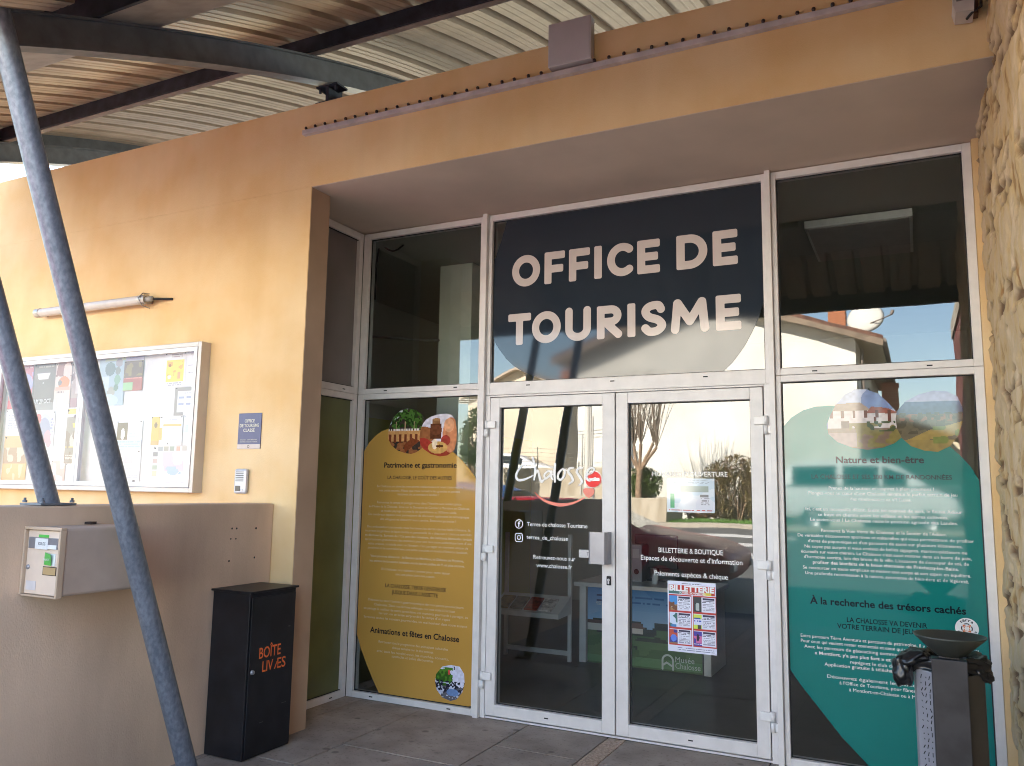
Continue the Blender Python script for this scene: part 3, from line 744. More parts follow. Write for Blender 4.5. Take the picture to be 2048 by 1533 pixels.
stroke([(1120, 955), (1180, 925), (1205, 885), (1165, 865), (1120, 915), (1110, 985), (1150, 1025), (1222, 985)], [.005, .006, .006, .006, .008, .0085, .007, .003], y=-.0024)
stroke([(455, 1178), (520, 1242), (620, 1298), (760, 1330), (880, 1322), (980, 1292), (1085, 1240)], [.0015, .006, .009, .0115, .009, .0065, .004], 1)
def heart(X, Z):
    x = (X - LX(1140)) / .034; z = (Z - LZ(1185)) / .030
    return (x * x + z * z - 1) ** 3 - x * x * z ** 3
sdf_mesh(mb, heart, LX(1060), LX(1225), LZ(1270), LZ(1120), .0025, -.002, 1)
mb.build('logo', [m_white, flat('vinyl_salmon', lin(238, 128, 112), .3)], dl, fix=False)
mb = MB()
text(mb, 'Terres de chalosse Tourisme', 1.627, 1.254, .430, Y2, 0, .012, .026); text(mb, 'terres_de_chalosse', 1.559, 1.169, .298, Y2, 0, .012, .026)
text(mb, 'Retrouvez-nous sur', 1.611, 1.042, .297, Y2, 0, .012, .026); text(mb, 'www.chalosse.fr', 1.611, .990, .254, Y2, 0, .012, .026)
sdf_mesh(mb, lambda X, Z: abs(np.hypot(X - 1.353, Z - 1.265) - .0275) - .0028, 1.32, 1.39, 1.23, 1.30, .0025, Y2)
text(mb, 'f', 1.354, 1.248, .021, Y2, 0, .03, .034)
sdf_mesh(mb, lambda X, Z: abs(sd_bar(X, Z, (1.327, 1.176), (1.381, 1.176), .027, .014)) - .003, 1.32, 1.39, 1.14, 1.21, .0025, Y2)
sdf_mesh(mb, lambda X, Z: abs(np.hypot(X - 1.354, Z - 1.176) - .0125) - .003, 1.33, 1.38, 1.15, 1.20, .0025, Y2)
sdf_mesh(mb, lambda X, Z: np.hypot(X - 1.370, Z - 1.192) - .004, 1.36, 1.38, 1.18, 1.20, .0025, Y2)
mb.build('lettering', m_white, dl, fix=False)
mb = MB()
for s, z, wd, cp in [("HORAIRES D'OUVERTURE", 1.59, .463, .027), ('BILLETTERIE & BOUTIQUE', 1.126, .391, .028), ("Espaces de découverte et d'information", 1.075, .617, .029), ('Paiements espèces & chèque', .986, .445, .029)]:
    text(mb, s, 2.505, z, wd, Y2, 0, .012, cp)
mb.build('lettering', m_white, dr, fix=False)

# posters stuck on the right leaf
po = thing('ticket_poster', 'white ticket poster headed BILLETTERIE with six event boxes, on the right door', 'poster', (2.51, -.004, .753))
L = [('r', 0, 0, 1, 1, (222, 224, 240)), ('r', .02, .82, .98, .945, (190, 50, 40)), ('r', .02, .82, .3, .862, (60, 110, 110)), ('r', .74, .82, .9, .853, (220, 200, 70)), ('r', .9, .82, .97, .853, (180, 60, 40))]
for cx in (0, 1):
    for cy in (0, 1, 2):
        a, b = .03 + cx * .5, .105 + cy * .238
        L += [('r', a - .012, b - .012, a + .465, b + .226, (185, 55, 50)), ('r', a, b, a + .453, b + .214, (220, 222, 238)), ('t', a + .2, b + .015, a + .43, b + .12, 5, (150, 150, 170)), ('t', a + .19, b + .13, a + .44, b + .165, 2, (60, 60, 85)), ('r', a + .2, b + .178, a + .43, b + .205, (50, 50, 80))]
L += [('r', .04, .585, .2, .795, (60, 140, 210)), ('r', .04, .585, .2, .66, (150, 120, 75)), ('n', .04, .63, .2, .76, 18, .5, (200, 215, 235)), ('n', .04, .585, .2, .7, 24, .55, (110, 70, 50)), ('r', .04, .345, .2, .55, (205, 220, 240)), ('n', .04, .345, .2, .55, 16, .62, (60, 110, 110)), ('r', .07, .35, .18, .38, (60, 130, 190)), ('r', .04, .11, .2, .31, (60, 60, 140)), ('n', .04, .2, .2, .31, 14, .5, (190, 80, 60)), ('e', .12, .19, .06, .05, (90, 130, 225)), ('r', .04, .11, .2, .13, (150, 120, 80)),
      ('r', .54, .585, .7, .795, (45, 55, 62)), ('n', .54, .6, .7, .78, 16, .55, (170, 180, 180)), ('r', .54, .345, .7, .55, (205, 225, 90)), ('r', .54, .4, .7, .48, (210, 215, 240)), ('t', .55, .43, .69, .5, 2, (50, 80, 170)), ('r', .62, .35, .69, .4, (60, 60, 55)), ('r', .54, .11, .7, .31, (75, 65, 160)), ('n', .54, .15, .7, .25, 16, .45, (200, 110, 160)), ('e', .62, .22, .03, .05, (40, 30, 60)), ('t', .54, .115, .7, .14, 1, (230, 230, 240)),
      ('t', .2, .02, .95, .065, 3, (120, 120, 150)), ('t', .3, .955, .7, .975, 1, (90, 90, 110))]
picture('sheet', 2.365, 2.657, .547, .960, -.004, L, po, 84, 110, None, print_mat('poster_ink', .3))
mb = MB(); text(mb, 'BILLETTERIE', 2.511, .903, .27, -.0052, 0, .05, .031); text(mb, 'OCTOBRE / NOVEMBRE 2022', 2.515, .888, .16, -.0052, 0, .03, .010); mb.build('lettering', flat('poster_white', (.8, .8, .82), .4), po, fix=False)
hs = thing('opening_hours_sheet', 'pale blue opening hours sheet taped under the words HORAIRES D\'OUVERTURE', 'notice', (2.512, -.003, 1.47))
L = [('r', 0, 0, 1, 1, (196, 214, 228)), ('n', 0, 0, 1, 1, 5, .55, (214, 224, 234)), ('r', .28, .6, .88, .78, (150, 165, 160)), ('r', .46, .6, .47, .78, (220, 228, 235)), ('r', .67, .6, .68, .78, (220, 228, 235)), ('r', .07, .12, .16, .55, (70, 165, 120)), ('e', .5, .1, .28, .34, (222, 228, 236)), ('e', .8, .2, .2, .25, (214, 220, 232)), ('r', .7, .46, .88, .52, (130, 135, 140)), ('t', .72, .2, .9, .42, 4, (150, 155, 165)), ('t', .03, .03, .95, .08, 1, (190, 90, 90)), ('t', .1, .82, .9, .95, 3, (165, 180, 195))]
picture('sheet', 2.366, 2.658, 1.372, 1.577, -.003, L, hs, 56, 40, None, print_mat('plastic_sleeve_ink', .05, .8))

# ------------------------------------------------------------------ canopy
canopy = thing('steel_canopy', 'curved corrugated steel canopy on galvanised slanted poles in front of the office', 'canopy', (.357, -3, 0))
BY = [-3.5, -2.945, -2.348, -1.814, -1.154, -.812, 0, 1.0, 2.2, 3.6]
BZ = [3.10, 3.358, 3.623, 3.832, 4.068, 4.180, 4.43, 4.67, 4.86, 4.95]
def bz(y): return float(np.interp(y, BY, BZ))
ys = np.linspace(-3.42, 3.5, 40)
cz = np.polyval(np.polyfit(BY, BZ, 3), ys)
def bzs(y): return float(np.interp(y, ys, cz))
BH = .165
def beam(xc, y0=-3.28):
    mb = MB()
    yy = [y for y in np.linspace(y0, 3.5, 44)]
    hwid, tf = .05, .012
    prof = [(-hwid, 0), (hwid, 0), (hwid, tf), (.03, tf + .001), (.03, BH - tf - .001), (hwid, BH - tf), (hwid, BH), (-hwid, BH), (-hwid, BH - tf), (-.03, BH - tf - .001), (-.03, tf + .001), (-hwid, tf)]
    n = len(prof); base = 0
    vs = [(xc + px, y, bzs(y) + pz) for y in yy for px, pz in prof]
    fs = [(i * n + k, i * n + (k + 1) % n, (i + 1) * n + (k + 1) % n, (i + 1) * n + k) for i in range(len(yy) - 1) for k in range(n)]
    fs += [tuple(range(n))[::-1], tuple((len(yy) - 1) * n + k for k in range(n))]
    mb.raw(vs, fs)
    return mb.build('beam', m_beam, canopy)
for x in (.357, -2.82, 4.75): beam(x)
def purlin(y, h=.115, fw=.04, lab=None):
    z = bzs(y) + BH + .002
    mb = MB()
    a, b = -2.95, 6.2
    mb.box((a, y - .004, z + .007), (b, y + .004, z + h - .006), 0)
    mb.box((a, y - fw / 2 - .0, z), (b, y + fw / 2, z + .0065), 1, .001); mb.box((a, y - fw / 2, z + h - .006), (b, y + fw / 2, z + h), 0)
    mb.box((a, y - .03, z + .008), (b, y - .0045, z + h - .008), 0)
    return mb.build('purlin', [m_purlin, m_flange], canopy)
for y in (-1.17, 2.6): purlin(y)
# the broad edge purlin with its wide soffit plate
z = bzs(-2.47) + BH
mb = MB(); mb.box((-2.95, -2.66, bzs(-2.65) + BH + .003), (6.2, -2.645, z + .11), 0); za, zb = bzs(-2.644) + BH + .003, bzs(-2.30) + BH + .003; mb.prism([(-2.95, -2.644, za), (-2.95, -2.30, zb), (-2.95, -2.30, zb + .008), (-2.95, -2.644, za + .008)], (9.15, 0, 0), 1)
mb.build('purlin', [m_purlin, m_flange], canopy)
mb = MB()
P = .236
pr = [(0, 0), (.034, 0), (.041, .003), (.048, .003), (.055, 0), (.088, 0), (.095, .003), (.102, .003), (.109, 0), (.148, 0), (.163, .042), (.205, .042), (.220, 0)]
yy = np.linspace(-3.42, 3.5, 30); xs = []
nx = int((6.3 + 2.98) / P)
row = [(-2.98 + i * P + px, pz) for i in range(nx) for px, pz in pr]
vs = [(x, y, bzs(y) + BH + .121 + pz) for y in yy for x, pz in row]; n = len(row)
mb.raw(vs, [(i * n + k, i * n + k + 1, (i + 1) * n + k + 1, (i + 1) * n + k) for i in range(len(yy) - 1) for k in range(n - 1)])
mb.build('roof_sheet', m_deck, canopy, fix=False)
mb = MB()
yv = list(np.linspace(-3.42, 3.5, 24))
mb.raw([(-2.90 - dx, y, bzs(y) + BH - .03 + dz) for y in yv for dx, dz in ((0, 0), (.015, 0), (.015, .20), (0, .20))], [(i * 4 + k, i * 4 + (k + 1) % 4, i * 4 + 4 + (k + 1) % 4, i * 4 + 4 + k) for i in range(23) for k in range(4)])
mb.build('verge_plate', m_beam, canopy)
mb = MB(); z = bzs(-3.42) + BH; mb.box((-2.98, -3.47, z - .02), (6.3, -3.41, z + .19), 0, .004); mb.build('gutter', m_purlin, canopy)
def pole(X, y0, z0, z1, foot):
    mb = MB()
    f = lambda z: (X, -1.9 - .379 * z, z)
    mb.tube([f(z0), f(z1)], .046, 28)
    o = mb.build('pole', m_galv, canopy)
    mb = MB(); c = f(z0)
    mb.box((X - .09, c[1] - .09, z0), (X + .07, c[1] + .09, z0 + .010), 0, .002)
    for dx in (-.075, .055):
        for dy in (-.075, .075): mb.lathe((X + dx, c[1] + dy, z0 + .012), [(0.0001, .022), (.006, .022), (.006, .011), (.011, .011), (.011, 0)], 8)
    mb.build('base_plate', m_beam, o)
    return o
pole(.545, 0, -.002, 3.36, True)
pole(.10, 0, 1.384, 3.36, False).location = (-.063, 0, 0)
# bracket on the parapet carrying the curved beam
mb = MB()
mb.box((.27, -.97, 4.0125), (.445, -.80, 4.025)); mb.box((.345, -.96, 4.025), (.37, -.82, bzs(-.9) + .002)); mb.box((.27, -.97, bzs(-.9) - .03), (.445, -.86, bzs(-.9) - .018))
for dx in (.29, .42): mb.lathe((dx, -.95, bzs(-.9) - .06), [(.0001, 0), (.009, 0), (.009, .03), (.014, .03), (.014, .045)], 8)
mb.build('bracket', m_purlin, canopy)

# ------------------------------------------------------------------ things on the facade
low = MB(); low.box((-.115, -5.0, -.05), (.109, YF - .002, 1.382), 0, .008)
lw = low.build('low_wall', m_beige); tag(lw, 'low beige rendered wall at right angles to the facade, carrying the mailbox', 'wall')
mb = MB()
for y, z, r in [(-1.324, 1.237, .006), (-1.287, 1.236, .006), (-1.128, 1.232, .007), (-1.329, 1.177, .005), (-1.289, 1.176, .005), (-1.333, 1.049, .006), (-1.129, 1.056, .006)]:
    mb.lathe((.1095, y, z), [(.0001, 0), (r, 0), (r * 1.3, -.002)], 8, 0, 'x')
mb.build('drill_hole', m_dark, lw)
# mailbox
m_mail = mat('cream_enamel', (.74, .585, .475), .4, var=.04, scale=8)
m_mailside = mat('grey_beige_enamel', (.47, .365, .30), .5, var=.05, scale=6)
mx = thing('mailbox', 'cream metal mailbox with green stickers hung on the side of the low wall', 'mailbox', (.235, -2.36, .99))
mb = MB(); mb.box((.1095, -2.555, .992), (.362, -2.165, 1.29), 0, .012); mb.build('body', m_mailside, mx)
mb = MB(); 
for a in (((.1095, -2.585, 1.279), (.368, -2.555, 1.293)), ((.1095, -2.585, .99), (.1205, -2.555, 1.279)), ((.357, -2.585, .985), (.368, -2.555, 1.279)), ((.1205, -2.585, .985), (.357, -2.555, .993))): mb.box(a[0], a[1], 0, .003)
mb.build('rim', mat('tan_rim', (.54, .40, .29), .45, var=.06), mx)
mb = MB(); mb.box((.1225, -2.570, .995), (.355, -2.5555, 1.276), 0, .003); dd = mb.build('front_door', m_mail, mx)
mb = MB(); mb.box((.135, -2.575, 1.196), (.335, -2.5705, 1.245), 0, .001); mb.build('flap', flat('flap_grey', (.30, .30, .33), .4, .5), dd)
mb = MB(); mb.lathe((.140, -2.571, 1.112), [(.0001, -.006), (.009, -.006), (.0115, 0)], 14, 0, 'y'); mb.build('lock', m_steelpl, dd)
m_gs, m_ws = flat('green_sticker', (.10, .48, .09), .4), flat('white_sticker', (.75, .75, .75), .4)
mb = MB(); mb.box((.185, -2.5775, 1.194), (.272, -2.5755, 1.242), 0); text(mb, 'ECOLOG', .232, 1.212, .05, -2.578, 1, .01, .013); mb.build('name_label', [m_ws, m_dark], dd, fix=False)
mb = MB(); mb.box((.2725, -2.577, 1.197), (.332, -2.5755, 1.215)); mb.build('sticker', m_ws, dd)
mb = MB(); mb.box((.20, -2.573, 1.246), (.268, -2.5706, 1.258)); mb.build('sticker', m_gs, dd)
mb = MB(); mb.poly([(.252, -2.5735, 1.128), (.310, -2.578, 1.125), (.318, -2.590, 1.175), (.254, -2.5735, 1.182)], 0); text(mb, 'PUBLICITÉ', .283, 1.148, .045, -2.5852, 1, .01, .008); mb.build('sticker', [m_gs, m_ws], dd, fix=False)
mb = MB(); mb.box((.295, -2.5735, 1.124), (.327, -2.5706, 1.176)); mb.build('sticker', m_ws, dd)
mb = MB(); mb.box((.246, -2.572, 1.082), (.339, -2.5703, 1.12), 1); mb.box((.25, -2.5735, 1.085), (.335, -2.5718, 1.117), 0); mb.build('name_plate', [flat('tan_plate', (.50, .34, .17), .4), m_dark], dd)
mb = MB(); mb.box((.137, -2.5725, 1.012), (.205, -2.5705, 1.052)); mb.build('sticker', flat('faded_sticker', (.66, .60, .60), .5), dd)
tag(MB.build((lambda q: (q.prism([(.1105, -2.27, 1.292), (.128, -2.30, 1.292), (.137, -2.27, 1.292), (.128, -2.235, 1.292)], (0, 0, .012)), q)[1])(MB()), 'dead_leaf', mat('dry_leaf', (.05, .035, .03), .9)), 'small dark dry leaf lying on top of the mailbox', 'leaf')
# book return box
m_box = mat('black_enamel', (.012, .012, .016), .42, var=.2, scale=8, spec=.4)
bk = thing('book_return_box', 'tall black metal book return box lettered BOÎTE LIVRES in orange', 'book box', (.27, -1.26, 0))
ZT2 = .905
mb = MB(); mb.box((.125, -1.452, .004), (.405, -1.078, ZT2 - .012), 0, .004); mb.build('body', m_box, bk)
mb = MB(); mb.box((.115, -1.462, ZT2 - .012), (.418, -1.066, ZT2), 0, .003); mb.build('lid', m_box, bk)
mb = MB(); mb.box((.4055, -1.44, .02), (.414, -1.088, .87), 0, .002); fd = mb.build('front_door', m_box, bk)
for a_, b_ in (((.414, -1.14, .675), (.4155, -1.125, .681)), ((.4141, -1.34, .18), (.4147, -1.31, .184)), ((.4141, -1.17, .25), (.4147, -1.13, .253))):
    mb = MB(); mb.box(a_, b_); mb.build('scratch', flat('worn_paint', (.07, .07, .07), .6), fd)
mb = MB(); mb.lathe((.4145, -1.418, .467), [(.0001, .012), (.011, .012), (.013, 0)], 16, 0, 'x'); mb.build('lock', m_steelpl, fd)
mb = MB(); text(mb, 'BOÎTE', -1.283, .531, .172, .4152, 0, .012, .058, 'yz'); text(mb, 'LIV', -1.297, .455, .085, .4152, 0, .012, .056, 'yz'); text(mb, 'ES', -1.186, .455, .07, .4152, 0, .012, .056, 'yz')
for pts in ([(-1.245, .455), (-1.237, .455), (-1.218, .495), (-1.226, .495)], [(-1.226, .49), (-1.219, .495), (-1.207, .455), (-1.213, .455)]): mb.poly([(.4152, y, z) for y, z in pts])
mb.build('lettering', flat('orange_letters', (.85, .17, .035), .5), fd, fix=False)
# notice board
nb = thing('notice_board', 'wide aluminium glazed notice board full of pinned papers on the ochre wall', 'notice board', (-1.65, YF, 1.95))
NX0, NX1, NZ0, NZ1 = -2.77, -.53, 1.437, 2.452
mb = MB()
for a, b in (((NX0, -1.062, NZ0), (NX0 + .032, YF + .002, NZ1)), ((NX1 - .032, -1.062, NZ0), (NX1, YF + .002, NZ1)), ((NX0 + .032, -1.0614, NZ0), (NX1 - .032, YF + .002, NZ0 + .032)), ((NX0 + .032, -1.0614, NZ1 - .032), (NX1 - .032, YF + .002, NZ1))): mb.box(a, b, 0, .003)
mb.build('frame', mat('bronze_grey_alu', (.56, .50, .45), .4, .2, var=.03), nb)
mb = MB(); mb.box((NX0 + .03, -.992, NZ0 + .03), (NX1 - .03, YF + .001, NZ1 - .03)); mb.build('backing', flat('white_board', (.76, .74, .75), .7), nb)
for a, b, nm in ((NX0 + .034, -1.728, 'left'), (-1.724, NX1 - .034, 'right')):
    mb = MB(); z0, z1 = NZ0 + .034, NZ1 - .034
    wf = .03
    mb.box((a, -1.066, z0), (a + wf, -1.04, z1), 0, .002); mb.box((b - wf, -1.066, z0), (b, -1.04, z1), 0, .002); mb.box((a + wf, -1.0656, z0), (b - wf, -1.04, z0 + wf), 0, .002); mb.box((a + wf, -1.0656, z1 - wf), (b - wf, -1.04, z1), 0, .002)
    d = mb.build('glass_door', flat('pale_alu', (.66, .64, .63), .35, .2), nb)
    mb = MB(); mb.poly([(a + wf - .005, -1.05, z0 + wf - .005), (b - wf + .005, -1.05, z0 + wf - .005), (b - wf + .005, -1.05, z1 - wf + .005), (a + wf - .005, -1.05, z1 - wf + .005)]); mb.build('pane', glass_mat('board_glass', 1.0, (.95, .95, .96)), d, fix=False)
    if nm == 'left': mb = MB(); mb.lathe((b - .045, -1.066, 1.975), [(.0001, -.012), (.009, -.012), (.011, .012)], 12, 0, 'y'); mb.build('lock', m_chrome, d)
G = 'papers pinned in the notice board'
def paper(label, x0, x1, z0, z1, L, k=0, nx=40, nz=52):
    L = [tuple(tuple(int(q * .72 + 232 * .28) for q in e_) if isinstance(e_, tuple) and len(e_) == 3 and isinstance(e_[0], int) else e_ for e_ in l_) for l_ in L] + [('e', .06, .97, .028, .02, (75, 72, 72)), ('e', .94, .97, .028, .02, (75, 72, 72))]
    o = picture('pinned_sheet', x0, x1, z0, z1, -.996 - k * .002, L, None, nx, nz, None, print_mat('paper_ink', .75), curl=.004)
    return tag(o, label, 'paper', G)
Wp = (228, 225, 230)
paper('faded red and lilac poster at the top left of the notice board', -2.70, -2.405, 2.06, 2.41, [('g', 0, 0, 1, 1, (205, 120, 130), (190, 110, 125)), ('e', .6, .55, .4, .25, (165, 160, 205)), ('t', .3, .85, .95, .95, 1, (225, 180, 185)), ('r', 0, 0, .6, .2, (215, 80, 95)), ('n', 0, .2, 1, .8, 5, .6, (180, 150, 190))])
o = paper('brown black poster with a white lantern shape marked SAM 29 OCT.', -2.394, -2.131, 2.04, 2.406, [('r', 0, 0, 1, 1, (122, 112, 105)), ('r', 0, 0, 1, .15, (150, 145, 143)), ('p', [(.22, .66), (.66, .66), (.75, .78), (.15, .78)], (225, 220, 220)), ('r', .42, .55, .47, .6, (205, 200, 200)), ('t', .2, .86, .9, .94, 1, (185, 178, 175))], 1)
mb = MB(); text(mb, 'SAM 29 OCT.', -2.262, 2.092, .235, -1.006, 0, .03, .032); q = mb.build('lettering', flat('pale_print', (.72, .70, .70), .6), None, fix=False); q.parent = o
paper('pale orange poster with a brown wavy top', -2.127, -1.941, 2.05, 2.40, [('r', 0, 0, 1, 1, (226, 200, 190)), ('n', 0, .7, 1, 1, 5, .5, (150, 105, 100)), ('e', .55, .55, .35, .14, (230, 130, 85)), ('e', .3, .55, .12, .06, (130, 125, 125)), ('r', .05, .38, .95, .46, (228, 165, 145)), ('t', .1, .3, .6, .36, 1, (130, 115, 115)), ('n', 0, 0, 1, .2, 6, .5, Wp)], 2)
paper('grey and mauve poster right of the pale orange one', -1.938, -1.764, 2.05, 2.385, [('r', 0, 0, 1, 1, (165, 145, 145)), ('n', 0, .3, 1, .8, 5, .5, (195, 185, 185)), ('r', 0, 0, 1, .22, (160, 125, 130)), ('n', 0, .6, 1, 1, 7, .6, (125, 105, 105))], 1)
paper('white sheet with a ring of coloured circles', -2.35, -2.095, 1.75, 2.03, [('r', 0, 0, 1, 1, Wp), ('e', .5, .5, .42, .42, (185, 190, 215)), ('e', .5, .5, .3, .32, (150, 150, 175)), ('e', .7, .3, .16, .18, (205, 150, 160)), ('e', .2, .8, .16, .14, (235, 100, 95)), ('e', .78, .14, .12, .12, (235, 150, 160)), ('t', .8, .3, .95, .8, 6, (150, 150, 180))])
paper('grey brown poster with yellow bands beside the centre divider', -1.95, -1.765, 1.632, 2.04, [('r', 0, 0, 1, 1, (150, 138, 128)), ('r', .05, .9, .95, 1, (215, 190, 95)), ('r', 0, .84, 1, .9, (205, 200, 195)), ('p', [(.4, .66), (1, .62), (1, .74), (.35, .74)], (222, 195, 90)), ('e', .5, .42, .25, .14, (195, 190, 180)), ('r', .02, .28, .6, .31, (215, 190, 100)), ('n', 0, .05, 1, .6, 6, .6, (135, 118, 105)), ('t', .05, .05, .6, .16, 3, (195, 188, 180))], 1)
paper('orange sheet with a brown photograph low on the left', -2.69, -2.393, 1.485, 1.845, [('r', 0, 0, 1, 1, (232, 178, 120)), ('r', 0, .4, 1, .75, (165, 135, 115)), ('n', 0, .45, 1, .78, 6, .5, (205, 190, 175)), ('r', 0, .75, 1, 1, (215, 165, 115)), ('n', .05, .05, .9, .38, 8, .6, (238, 200, 160))])
paper('plain white letter under the red poster', -2.70, -2.5, 1.855, 2.05, [('r', 0, 0, 1, 1, Wp), ('t', .15, .2, .9, .8, 6, (170, 170, 185))])
paper('white sheet with a pink hand drawing', -2.09, -1.93, 1.484, 1.65, [('r', 0, 0, 1, 1, (232, 222, 222)), ('n', 0, 0, 1, 1, 4, .5, (228, 190, 180))])
paper('blank white slip at the foot of the left door', -1.92, -1.766, 1.482, 1.63, [('r', 0, 0, 1, 1, (236, 234, 238)), ('t', .1, .8, .9, .95, 1, (200, 200, 210))])
paper('grey blue poster dotted with round photographs', -1.63, -1.35, 2.05, 2.415, [('r', 0, 0, 1, 1, (165, 182, 195)), ('r', .2, .9, 1, 1, (190, 205, 165)), ('e', .42, .74, .2, .14, (110, 125, 125)), ('e', .75, .86, .13, .09, (150, 140, 150)), ('e', .72, .7, .1, .08, (125, 130, 125)), ('e', .72, .52, .12, .1, (125, 160, 135)), ('e', .5, .28, .15, .1, (165, 160, 150)), ('e', .68, .36, .09, .07, (110, 130, 110)), ('n', 0, 0, .4, .6, 5, .5, (195, 205, 215)), ('r', .05, .42, .18, .5, (120, 70, 70)), ('e', .3, .1, .5, .14, (185, 205, 225))], 1)
paper('brown and red poster with a green corner', -1.36, -1.16, 2.15, 2.368, [('r', 0, .42, 1, 1, (110, 92, 78)), ('n', 0, .5, 1, .95, 6, .55, (140, 120, 80)), ('r', 0, 0, 1, .42, (165, 88, 80)), ('r', 0, .02, .5, .28, (150, 195, 135)), ('t', .05, .36, .95, .44, 1, (215, 130, 115))], 2)
paper('lavender strip above the brown and red poster', -1.352, -1.162, 2.372, 2.416, [('r', 0, 0, 1, 1, (190, 185, 215)), ('t', .2, .2, .9, .6, 1, (160, 150, 195))])
paper('white sheet with a bright yellow panel', -.95, -.738, 2.165, 2.405, [('r', 0, 0, 1, 1, Wp), ('r', .1, .14, .9, .78, (238, 212, 70)), ('n', .15, .2, .85, .72, 9, .7, (225, 165, 60)), ('e', .25, .62, .06, .05, (150, 90, 40)), ('e', .25, .28, .08, .06, (235, 235, 225)), ('r', .62, .22, .76, .42, (228, 150, 90)), ('t', .3, .85, .85, .95, 2, (150, 130, 140)), ('t', .2, .02, .8, .1, 2, (160, 155, 165))], 0, 32, 36)
paper('narrow white column of small pictograms beside the frame', -.735, -.60, 2.16, 2.41, [('r', 0, 0, 1, 1, (234, 230, 236)), ('e', .6, .7, .1, .05, (160, 140, 160)), ('e', .6, .45, .1, .05, (150, 160, 205)), ('e', .6, .2, .12, .08, (225, 170, 175)), ('t', .1, .55, .95, .6, 1, (170, 165, 175)), ('t', .1, .34, .95, .4, 1, (170, 165, 175)), ('t', .3, .86, .95, .92, 1, (170, 165, 175))])
paper('sheet in a grey cardboard bracket with blue labels', -.826, -.60, 1.96, 2.155, [('r', 0, 0, 1, 1, (145, 138, 132)), ('r', .13, .12, 1, .86, (236, 234, 240)), ('r', .4, 0, 1, .12, (236, 234, 240))] + [('r', .17 + k * .33, a, .4 + k * .33, a + .08, (150, 158, 190)) for k in range(3) for a in (.36, .6)] + [('t', .4, .74, .8, .8, 1, (170, 170, 185))], 1)
paper('sheet with a brown photo of a white figure and blue bands', -1.40, -1.125, 1.728, 1.935, [('r', 0, 0, 1, 1, (232, 232, 240)), ('r', .05, .35, .45, .95, (112, 95, 72)), ('e', .27, .55, .08, .2, (225, 218, 205)), ('r', 0, 0, 1, .32, (195, 210, 235)), ('t', .05, .05, .95, .3, 3, (170, 190, 225)), ('r', .5, .7, .9, .95, (205, 215, 238)), ('t', .5, .4, .95, .66, 3, (190, 195, 225))], 1)
paper('white notice with a small pink stamp below the blue bands', -1.50, -1.122, 1.50, 1.725, [('r', 0, 0, 1, 1, (230, 228, 236)), ('r', .55, .6, .78, .85, (212, 195, 200)), ('t', .3, .1, .95, .5, 6, (200, 200, 218)), ('r', .02, .3, .12, .42, (140, 140, 130)), ('r', .02, .1, .12, .22, (150, 145, 150)), ('e', .85, .04, .04, .04, (90, 90, 95))])
paper('slanting orange bookmark strip', -1.03, -.95, 1.76, 1.956, [('r', 0, 0, 1, 1, (222, 178, 85)), ('e', .5, .7, .25, .08, (120, 100, 75)), ('r', 0, 0, 1, .16, (200, 160, 95))], 2, 10, 20)
paper('white timetable with an orange heading bar', -.952, -.73, 1.755, 1.957, [('r', 0, 0, 1, 1, (232, 231, 240)), ('r', .16, .66, .96, .74, (228, 175, 90)), ('r', 0, .2, .12, .62, (228, 180, 95)), ('t', .2, .2, .95, .6, 6, (205, 205, 222)), ('t', .4, .84, .8, .95, 2, (190, 190, 205)), ('e', .4, .06, .03, .03, (90, 90, 95))], 1)
paper('town map with pink and blue areas and a strip of thumbnails', -1.01, -.60, 1.476, 1.748, [('r', 0, 0, 1, 1, (232, 226, 238)), ('n', .25, .4, .75, .85, 5, .45, (232, 195, 208)), ('e', .52, .38, .13, .1, (165, 195, 225)), ('n', .35, .3, .7, .5, 9, .6, (165, 195, 225))] + [('r', .14 + k * .14, .9, .25 + k * .14, .99, c) for k, c in enumerate([(150, 155, 165), (165, 160, 150), (150, 160, 150), (210, 150, 130), (190, 180, 175)])] + [('r', .02, .74 - k * .16, .13, .86 - k * .16, c) for k, c in enumerate([(130, 130, 135), (190, 165, 165), (165, 180, 160), (230, 205, 175)])] + [('r', .4, 0, .65, .05, (165, 180, 225)), ('r', .65, 0, .9, .05, (232, 180, 180))], 0, 44, 36)
paper('narrow white list at the right edge of the timetable', -.72, -.60, 1.756, 1.955, [('r', 0, 0, 1, 1, (232, 231, 238)), ('r', .05, .45, .35, .7, (195, 215, 228)), ('r', .5, .1, .9, .5, (205, 202, 198)), ('t', .45, .6, .95, .9, 3, (180, 180, 190))])
# strip lamp
lm = thing('wall_lamp', 'long tubular strip lamp on the ochre wall above the notice board', 'lamp', (-1.7, YF, 2.8))
mb = MB(); mb.tube([(-2.31, YF - .07, 2.797), (-1.17, YF - .07, 2.797)], .033, 20); mb.build('diffuser', flat('milky_tube', (.54, .49, .46), .25), lm)
for x0, x1 in ((-2.35, -2.30), (-1.18, -1.115)):
    mb = MB(); mb.tube([(x0, YF - .07, 2.797), (x1, YF - .07, 2.797)], .036, 20); mb.box(((x0 + x1) / 2 - .012, YF - .05, 2.78), ((x0 + x1) / 2 + .012, YF + .001, 2.815)); mb.build('end_cap', flat('cap_metal', (.42, .38, .35), .35, .6), lm)
mb = MB(); mb.tube([(-1.115, YF - .07, 2.797), (-1.06, YF - .07, 2.797), (-1.06, YF - .07, 2.797)], .019, 12); mb.tube([(-1.06, YF - .06, 2.797), (-1.0, YF - .03, 2.797), (-.93, YF - .004, 2.796)], .009, 8, 1); mb.build('cable', [flat('gland_grey', (.4, .38, .36), .5), m_dark], lm)
